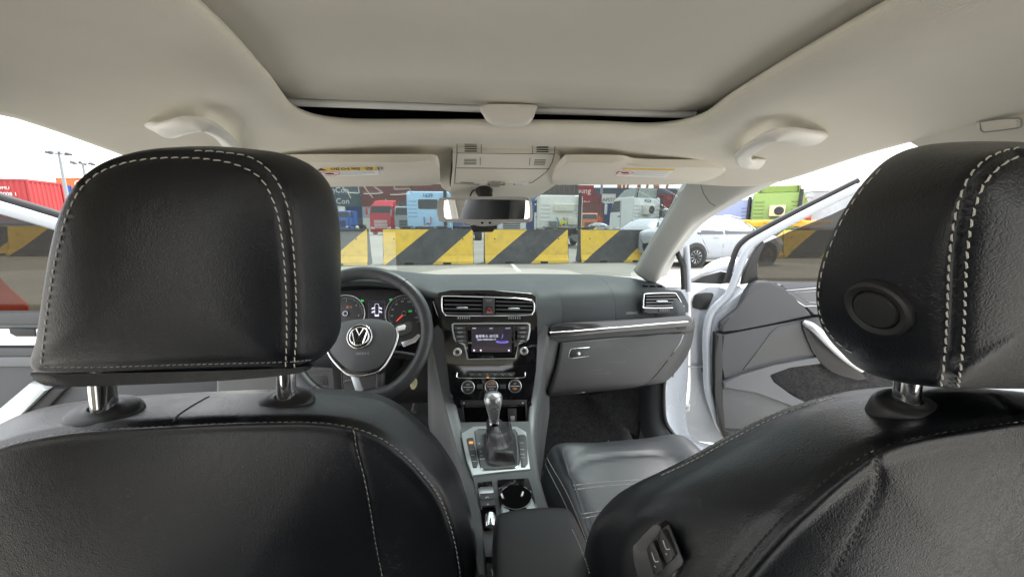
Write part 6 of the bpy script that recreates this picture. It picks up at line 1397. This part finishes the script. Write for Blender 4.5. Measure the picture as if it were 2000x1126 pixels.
def truck(label, col, loc, rz, W=2.45, H=3.0, L=2.1, deflector=None, dcol=None, rear=True, number=None, ac=None, sleeper=True, extra=None, grp='articulated trucks in the yard'):
    """tractor unit, front towards local +Y, origin on the ground under the cab"""
    t = thing('truck', label, 'truck', loc, rz, grp); P = pm('truck_paint', col, .4, coat=.3, var=.05, dirt=tuple(c*.7+.02 for c in col), ds=1.5, da=.25)
    z0 = .95
    prof = [(-L/2, z0), (-L/2, H-.12), (-L/2+.10, H), (L/2-.55, H), (L/2-.30, H-.14), (L/2-.06, H-.95), (L/2, H-1.05), (L/2, z0-.35), (L/2-.35, z0-.35), (L/2-.45, z0)]
    bm = bmesh.new(); lo = [bm.verts.new((-W/2, y, z)) for y, z in prof]; hi = [bm.verts.new((W/2, y, z)) for y, z in prof]; n = len(prof)
    bm.faces.new(lo[::-1]); bm.faces.new(hi)
    for i in range(n): bm.faces.new((lo[i], lo[(i+1) % n], hi[(i+1) % n], hi[i]))
    bmesh.ops.recalc_face_normals(bm, faces=bm.faces); bmesh.ops.bevel(bm, geom=list(bm.edges), offset=.07, segments=3, affect='EDGES')
    mk_bm('cab', bm, P, t); cab = t.children[-1]
    # windows
    sl_ = math.atan2(.24, .81)
    plate('windscreen', [Vector((x*W/2*.90, L/2-.06-.24*(s)+.004, H-.95+.81*s)) for x, s in ((-1, .06), (1, .06), (.95, .95), (-.95, .95))], Vector((0, .012, .004)), WGLASS, t)
    for sx in (-1, 1):
        plate('side_window', [Vector((sx*W/2, y, z)) for y, z in ((L/2-.75-.0, H-.22), (L/2-.38, H-.25), (L/2-.16, H-.92), (L/2-.98, H-.92), (L/2-.98, H-.22))], Vector((sx*.012, 0, 0)), WGLASS, t)
        box('door_handle', (sx*(W/2+.015), L/2-.92, H-1.2), (.03, .22, .06), DKM, t, bev=.01)
        tube('door_seam', [Vector((sx*(W/2+.004), L/2-1.05, z)) for z in (H-.15, z0+.05)], .012, DKM, t, seg=4)
        tube('mirror_arm', [Vector((sx*W/2, L/2-.15, H-.35)), Vector((sx*(W/2+.26), L/2+.05, H-.38))], .025, DKM, t, seg=6)
        box('mirror', (sx*(W/2+.27), L/2+.05, H-.72), (.20, .10, .68), P, t, bev=.04)
        box('step', (sx*(W/2-.12), L/2-.75, .55), (.28, .9, .55), P, t, bev=.04)
        wheel(t, (sx*(W/2-.17), L/2-.85, .5), .5, .30, (sx, 0, 0)); wheel(t, (sx*(W/2-.28), -L/2-1.6, .5), .5, .52, (sx, 0, 0))
        plate('headlight', [Vector((sx*x, L/2+.001, z)) for x, z in ((W/2-.10, .62), (W/2-.55, .58), (W/2-.55, .80), (W/2-.10, .90))], Vector((0, .02, 0)), LAMP, t)
        box('chassis_rail', (sx*.42, -L/2-.9, .82), (.10, 3.6, .24), DKM, t)
        tube('fuel_tank', [Vector((sx*(W/2-.35), -L/2-.25, .58)), Vector((sx*(W/2-.35), -L/2+.55, .58))], .32, WHEELA, t, seg=18)
        box('mudguard', (sx*(W/2-.28), -L/2-1.6, 1.06), (.56, 1.1, .05), DKM, t, bev=.02)
    box('bumper', (0, L/2+.03, .48), (W*.98, .14, .34), P, t, bev=.05)
    for k in range(6): box('grille_slat', (0, L/2+.012+.004*k, .78+k*.15), (W*(.60-.0*k), .035, .085), GRL if col[0] > .2 and col[1] < .1 else DKM, t, bev=.015)
    # rear wall
    for k in range(5):
        for sx in (-1, 1): box('rear_rib', (sx*W*.36, -L/2-.012, H-.55-k*.22), (W*.20, .03, .10), P, t, bev=.012)
    if rear: plate('rear_window', [Vector((x, -L/2-.005, z)) for x, z in rrect(0, H-.75, W*.46, .55, .08, 3)], Vector((0, -.012, 0)), WGLASS, t)
    tube('exhaust_stack', [Vector((W/2-.22, -L/2-.22, .8)), Vector((W/2-.22, -L/2-.22, H+.1))], .10, DKM, t, seg=12)
    tube('air_hose', [Vector((-.25, -L/2-.05, 1.6)), Vector((-.15, -L/2-.5, 1.15)), Vector((.1, -L/2-.55, 1.25)), Vector((.2, -L/2-.9, 1.0))], .03, pm('hose_blue', (.03, .12, .4)), t, seg=6)
    tube('air_hose', [Vector((.15, -L/2-.05, 1.6)), Vector((.2, -L/2-.45, 1.2)), Vector((-.1, -L/2-.6, 1.2)), Vector((-.1, -L/2-.9, 1.0))], .03, pm('hose_red', (.4, .04, .03)), t, seg=6)
    lathe('fifth_wheel', [(.5, 0), (.52, .06), (.3, .10), (.05, .10)], (0, -L/2-1.5, .98), (0, 0, 1), DKM, t, seg=20)
    if deflector:
        h = deflector; D_ = pm('deflector_paint', dcol or col, .5)
        v = [(-W*.42, -L/2+.12, H-.02), (W*.42, -L/2+.12, H-.02), (W*.40, -L/2+.10, H+h), (-W*.40, -L/2+.10, H+h), (-W*.45, L/2-.5, H-.02), (W*.45, L/2-.5, H-.02), (W*.42, L/2-1.05, H+h*.8), (-W*.42, L/2-1.05, H+h*.8)]
        o = mk('roof_deflector', v, [(0, 1, 2, 3), (5, 4, 7, 6), (4, 0, 3, 7), (1, 5, 6, 2), (3, 2, 6, 7)], D_, t, smooth=False); bevel(o, .04)
        for sx in (-1, 1): tube('roof_stay', [Vector((sx*W*.36, -L/2+.06, H-.02)), Vector((sx*W*.34, -L/2+.02, H+h*.9))], .03, DKM, t, seg=6)
    if number: text('number', number, .30, (0, -L/2-.02, H-.25), (1, 0, 0), (0, 0, 1), LET['d'], t, ext=.004)
    if ac:
        box('cooling_unit', (ac[0], -L/2-.20, ac[1]), (.75, .36, .62), pm('unit_cream', ac[2], .5), t, bev=.03); au = t.children[-1]
        lathe('fan', [(.24, 0), (.24, .02), (.20, .03), (.04, .01)], (ac[0]+.08, -L/2-.385, ac[1]), (0, -1, 0), DKM, au, seg=20)
    return t
def ground_at(px, D): p = PD(px, hz(px), D); return (p.x, p.y, 0)
# red truck facing the car, box trailer behind it
lx = ground_at(752, 42)
truck('red truck facing the car with a white slatted grille', (.42, .022, .035), lx, rad(174-6), W=2.5, H=3.25, deflector=.55)
p = Vector(lx)+Vector((1.35, 7.3, 1.2)); container('dark grey container on the red truck, white letters on its side', (.10, .115, .12), p, rad(-84+6), 12.0, txt='DONGSUNG', ts=1.4, tx=4.0 if False else -2.0)
box('trailer_bed', p+Vector((0, 0, -.12)), (2.2, 11.5, .2), DKM, None, bev=.02); tag(bpy.data.objects['trailer_bed.001'] if 'trailer_bed.001' in bpy.data.objects else None, 'trailer bed under the dark grey container behind the red truck', 'trailer')
truck('pale blue truck cab seen from behind with number 1639', (.36, .58, .78), ground_at(842, 23.5), rad(-6+4), W=2.5, H=3.10, number='1639')
truck('white truck cab seen from behind with a brown load above', (.68, .69, .64), ground_at(1088, 22.5), rad(-6+5), W=2.48, H=2.85, rear=False)
wl = Vector(ground_at(1088, 22.5)); t9 = bpy.data.objects[-1] if False else None
rb_ = container('rusty dark box on the roof of the white truck', (.10, .085, .075), (wl.x+.0, wl.y+.3, 2.86), rad(-6), 2.3, H=.78, W=1.8)
for (x, z, w, h, c, nm) in ((.10, 2.15, 1.15, .42, (.66, .66, .56), 'panel'), (-.55, 1.25, .42, .28, (.16, .17, .17), 'tool_box'), (.02, 1.22, .42, .42, (.55, .62, .05), 'safety_vest'), (.55, 1.40, .55, .42, (.60, .60, .50), 'canvas_roll')):
    o = box(nm, (wl.x+x, wl.y-1.22-.12*(nm != 'panel'), z), (w, .10 if nm == 'panel' else .30, h), pm(nm+'_mat', c, .7), None, bev=.03, seg=3); tag(o, {'panel': 'cream panel on the rear wall of the white truck', 'tool_box': 'grey tool box behind the white truck cab', 'safety_vest': 'yellow green safety vest hanging behind the white truck cab', 'canvas_roll': 'cream canvas roll behind the white truck cab'}[nm], nm.replace('_', ' '))
truck('white truck cab turned sideways with an air conditioner and number 9524', (.66, .69, .68), ground_at(1238, 25), rad(-6+28), W=2.45, H=2.95, deflector=.55, dcol=(.33, .38, .36), number='9524', ac=(-.1, 2.15, (.6, .6, .55)), rear=False)
truck('dark grey truck at the right of the turned white cab', (.10, .13, .14), ground_at(1300, 34), rad(-6+20), H=2.6)
truck('green truck cab seen from behind beyond the right door', (.20, .30, .06), ground_at(1512, 23), rad(-6-32), W=2.5, H=3.15, deflector=.35, rear=False, ac=(.0, 2.05, (.72, .62, .38)))
truck('pale violet blue truck beside the green cab', (.24, .28, .46), ground_at(1424, 25), rad(-6-32), W=2.5, H=2.85, rear=False)
truck('small blue truck beside a white lettered container', (.03, .10, .34), ground_at(676, 55), rad(160), H=3.0)
container('white container with dark letters beside the blue truck', (.62, .62, .56), Vector(ground_at(645, 57))+Vector((0, 1.2, 1.2)), rad(-4), 3.0, txt='KMTC', ts=1.0, tc='d')
box('trailer_bed', Vector(ground_at(645, 57))+Vector((0, 1.2, 1.08)), (3.0, 2.3, .2), DKM, None); tag(bpy.context.scene.collection.objects[-1], 'trailer bed under the white lettered container', 'trailer')
truck('white truck facing the car beside the mirror', (.60, .62, .62), ground_at(1000, 33), rad(172), H=3.0)
truck('dark blue truck seen from behind below the mirror', (.04, .10, .26), ground_at(908, 31), rad(2), H=2.9)
truck('grey truck between the red truck and the pale blue cab', (.20, .22, .23), ground_at(798, 40), rad(178), H=3.0)
truck('orange truck far behind between barriers', (.48, .14, .03), ground_at(1150, 60), rad(168), H=3.0)
# yellow skeletal trailer in front of the green truck
yb = Vector(ground_at(1482, 17.5)); YT = pm('trailer_yellow', (.72, .40, .03), .5)
yt = thing('container_trailer', 'yellow skeletal trailer in front of the green truck', 'trailer', yb, rad(-6))
for y in (-.4, .4): box('main_beam', (0, y, 1.28), (5.2, .14, .22), YT, yt, bev=.02)
for x in (-2.4, -1.2, 0, 1.2, 2.4): box('cross_beam', (x, 0, 1.38), (.16, 2.3, .14), YT, yt, bev=.02)
for x in (-2.0, .9): box('twist_lock', (x, -.9, 1.54), (.3, .2, .22), YT, yt, bev=.03)
for x in (-1.8, .9, 2.1):
    for sy in (-1, 1): wheel(yt, (x, sy*.95, .5), .5, .4, (0, sy, 0))
# ------------------------------------------------------------------ cars
def car(label, loc, rz, col=(.74, .75, .76), grp='cars in the yard'):
    """small hatchback/saloon, front towards local +X, origin on the ground"""
    t = thing('parked_car', label, 'car', loc, rz, grp); P = WHITEPAINT
    st = [(-2.12, .50, .66, .40, .72, .52), (-2.08, .78, .94, .32, .92, .60), (-1.95, .84, 1.05, .26, 1.02, .62), (-1.55, .86, 1.12, .22, 1.16, .62), (-1.10, .87, 1.36, .20, 1.00, .60), (-.55, .87, 1.46, .20, .98, .58), (0, .87, 1.47, .20, .96, .58), (.45, .87, 1.42, .20, .95, .58), (.95, .87, 1.18, .20, .94, .60), (1.20, .86, .99, .20, .92, .62), (1.55, .84, .93, .22, .88, .66), (1.90, .78, .84, .26, .80, .60), (2.08, .66, .70, .34, .68, .52), (2.14, .45, .60, .42, .58, .36)]
    G = []
    for (x, hw, zt, zb, zbelt, tw) in st:
        zbelt = min(zbelt, zt-.02)
        h = [(0, zt), (tw*.6, zt-.005), (tw, zt-.03-.02*(zt > 1.2)), ((tw+hw)/2+.02, (zt+zbelt)/2), (hw-.02, zbelt), (hw, zbelt-.14), (hw, (zbelt+zb)/2-.05), (hw-.02, zb+.12), (hw-.09, zb), (0, zb)]
        G.append([(x, -a, z) for a, z in h]+[(x, a, z) for a, z in h[::-1]][1:-1] + [])
    A_ = grid_spline(G, 5, 1)
    mk_grid('body', A_, P, t, closed_c=True); tb = bvh(t.children[-1])
    def side(nm, pts, m, sy, off=.022):
        o = []
        for (x, z) in pts:
            l, n_, i, d = tb.ray_cast(Vector((x, sy*3, z)), Vector((0, -sy, 0)))
            if l: o.append(l+Vector((0, sy*off, 0)))
        if len(o) > 2: plate(nm, o, Vector((0, sy*.004, 0)), m, t)
    for sy in (-1, 1):
        side('rear_window', [(-1.28, .96), (-1.20, 1.20), (-.95, 1.36), (-.42, 1.43), (-.38, .96)], WGLASS, sy)
        side('front_window', [(-.30, .96), (-.30, 1.43), (.30, 1.41), (.60, 1.30), (1.0, .97)], WGLASS, sy)
        for x in (-.34, .70 if False else -.34): pass
        for pts in ([(-.34, 1.0), (-.36, .6), (-.34, .28)], [(.88, .98), (.80, .6), (.78, .28)], [(-1.2, 1.0), (-1.05, .75), (-.85, .45), (-.80, .28)]):
            o = [tb.ray_cast(Vector((x, sy*3, z)), Vector((0, -sy, 0)))[0] for x, z in pts]
            if None not in o: tube('door_seam', [q+Vector((0, sy*.002, 0)) for q in o], .006, MARKD, t, seg=4)
        for x in (-.62, .45): box('door_handle', (x, sy*.875, .86), (.2, .03, .035), P, t, bev=.01)
        box('wing_mirror', (.82, sy*1.0, 1.03), (.14, .2, .13), P, t, bev=.04, seg=3)
        for x in (-1.28, 1.30):
            lathe('wheel_arch', [(.385, 0), (.385, .02), (.36, .025)], (x, sy*.855, .33), (0, sy, 0), DKM, t, seg=28)
            wheel(t, (x, sy*.80, .31), .31, .20, (0, sy, 0), spokes=10)
        side('headlight', [(1.55, .80), (1.98, .72), (2.0, .62), (1.72, .66)], LAMP, sy); side('tail_lamp', [(-1.98, .98), (-1.72, 1.0), (-1.75, .82), (-2.02, .80)], pm('tail_red', (.35, .02, .02), .2), sy)
        tube('roof_rail', [Vector((x, sy*.56, z)) for x, z in ((-1.0, 1.40), (-.5, 1.475), (.2, 1.475), (.5, 1.42))], .014, WHEELA, t, seg=6)
    q = []
    for (x, y) in ((.52, -.50), (.52, .50), (1.08, .62), (1.08, -.62)):
        l = tb.ray_cast(Vector((x, y, 3)), Vector((0, 0, -1)))[0]; q.append(l+Vector((0, 0, .006)))
    plate('windscreen', q, Vector((.003, 0, .004)), WGLASS, t)
    q = []
    for (x, y) in ((-1.08, -.48), (-1.08, .48), (-1.50, .58), (-1.50, -.58)):
        l = tb.ray_cast(Vector((x, y, 3)), Vector((0, 0, -1)))[0]; q.append(l+Vector((0, 0, .006)))
    plate('rear_screen', q, Vector((-.003, 0, .004)), WGLASS, t)
    return t
a, b = PZ(1350, 522, 0), PZ(1494, 518, 0); d = (b-a); ang = math.atan2(d.y, d.x); m = (a+b)/2
car('white hatchback parked beyond the right door mirror', (m.x+math.sin(ang)*-.8, m.y+math.cos(ang)*.8, 0), ang)
p = PD(1270, hz(1270), 15.5); car('white car behind the barrier beside the right pillar', (p.x, p.y, 0), rad(215))
p = PD(1165, hz(1165), 52); car('small white car far behind the barriers', (p.x, p.y, 0), rad(160))
p = PD(624, hz(624), 40); car('white car at the left edge of the windscreen view', (p.x, p.y, 0), rad(-60))
# orange plastic sign stand outside the left door
sp_ = PD(-92, hz(0), 4.6); ORP = pm('orange_plastic', (.62, .09, .045), .45, var=.06)
sg_ = thing('safety_sign', 'orange plastic safety stand with a round white sign at the left edge', 'safety sign', (sp_.x, sp_.y, 0), math.atan2(sp_.y, sp_.x)-math.pi/2)
pts = [(-.42, 0), (-.42, .12), (-.30, .35), (-.17, .60), (-.15, .72), (-.22, .80), (-.22, .96), (-.12, 1.02), (.12, 1.02), (.22, .96), (.22, .80), (.15, .72), (.17, .60), (.30, .35), (.42, .12), (.42, 0)]
plate('stand', [Vector((x, .12, z)) for x, z in pts], Vector((0, -.24, 0)), ORP, sg_, bev=.03, seg=3)
lathe('sign_disc', [(.17, 0), (.17, .01), (.165, .012)], (0, -.122, .86), (0, -1, 0), PAPER, sg_, seg=28)
text('sign_text', '주차\n금지', .10, (0, -.137, .86), (1, 0, 0), (0, 0, 1), REDP, sg_.children[-1], ext=.001)
# paper with a phone number on the dashboard: the windscreen mirrors it
def reflected(px, py, z):
    d = ray(px, py).normalized(); l, n_, i, t_ = wtree.ray_cast(EYE, d)
    if l is None: return None
    r = d-n_*2*d.dot(n_); return l+r*((z-l.z)/r.z)

q = []
for (x, y) in ((652, 452), (772, 452), (775, 527), (652, 530)):
    z = 1.03
    for _ in range(6):
        r_ = reflected(x, y, z); l = dt.ray_cast(Vector((r_.x, r_.y, 2)), Vector((0, 0, -1)))[0]
        if l: z = l.z+.003
    q.append(Vector((r_.x, r_.y, z)))
G = [[q[0].lerp(q[1], s_).lerp(q[3].lerp(q[2], s_), t_) for s_ in np.linspace(0, 1, 9)] for t_ in np.linspace(0, 1, 9)]
for row in G:
    for p_ in row:
        l = dt.ray_cast(Vector((p_.x, p_.y, 2)), Vector((0, 0, -1)))[0]
        if l: p_.z = l.z+.003
pp = mk_grid('paper_sheet', np.array([[tuple(p_) for p_ in row] for row in G]), PAPER); solid(pp, .0006); tag(pp, 'white sheet of paper on the dashboard, mirrored in the windscreen', 'paper')
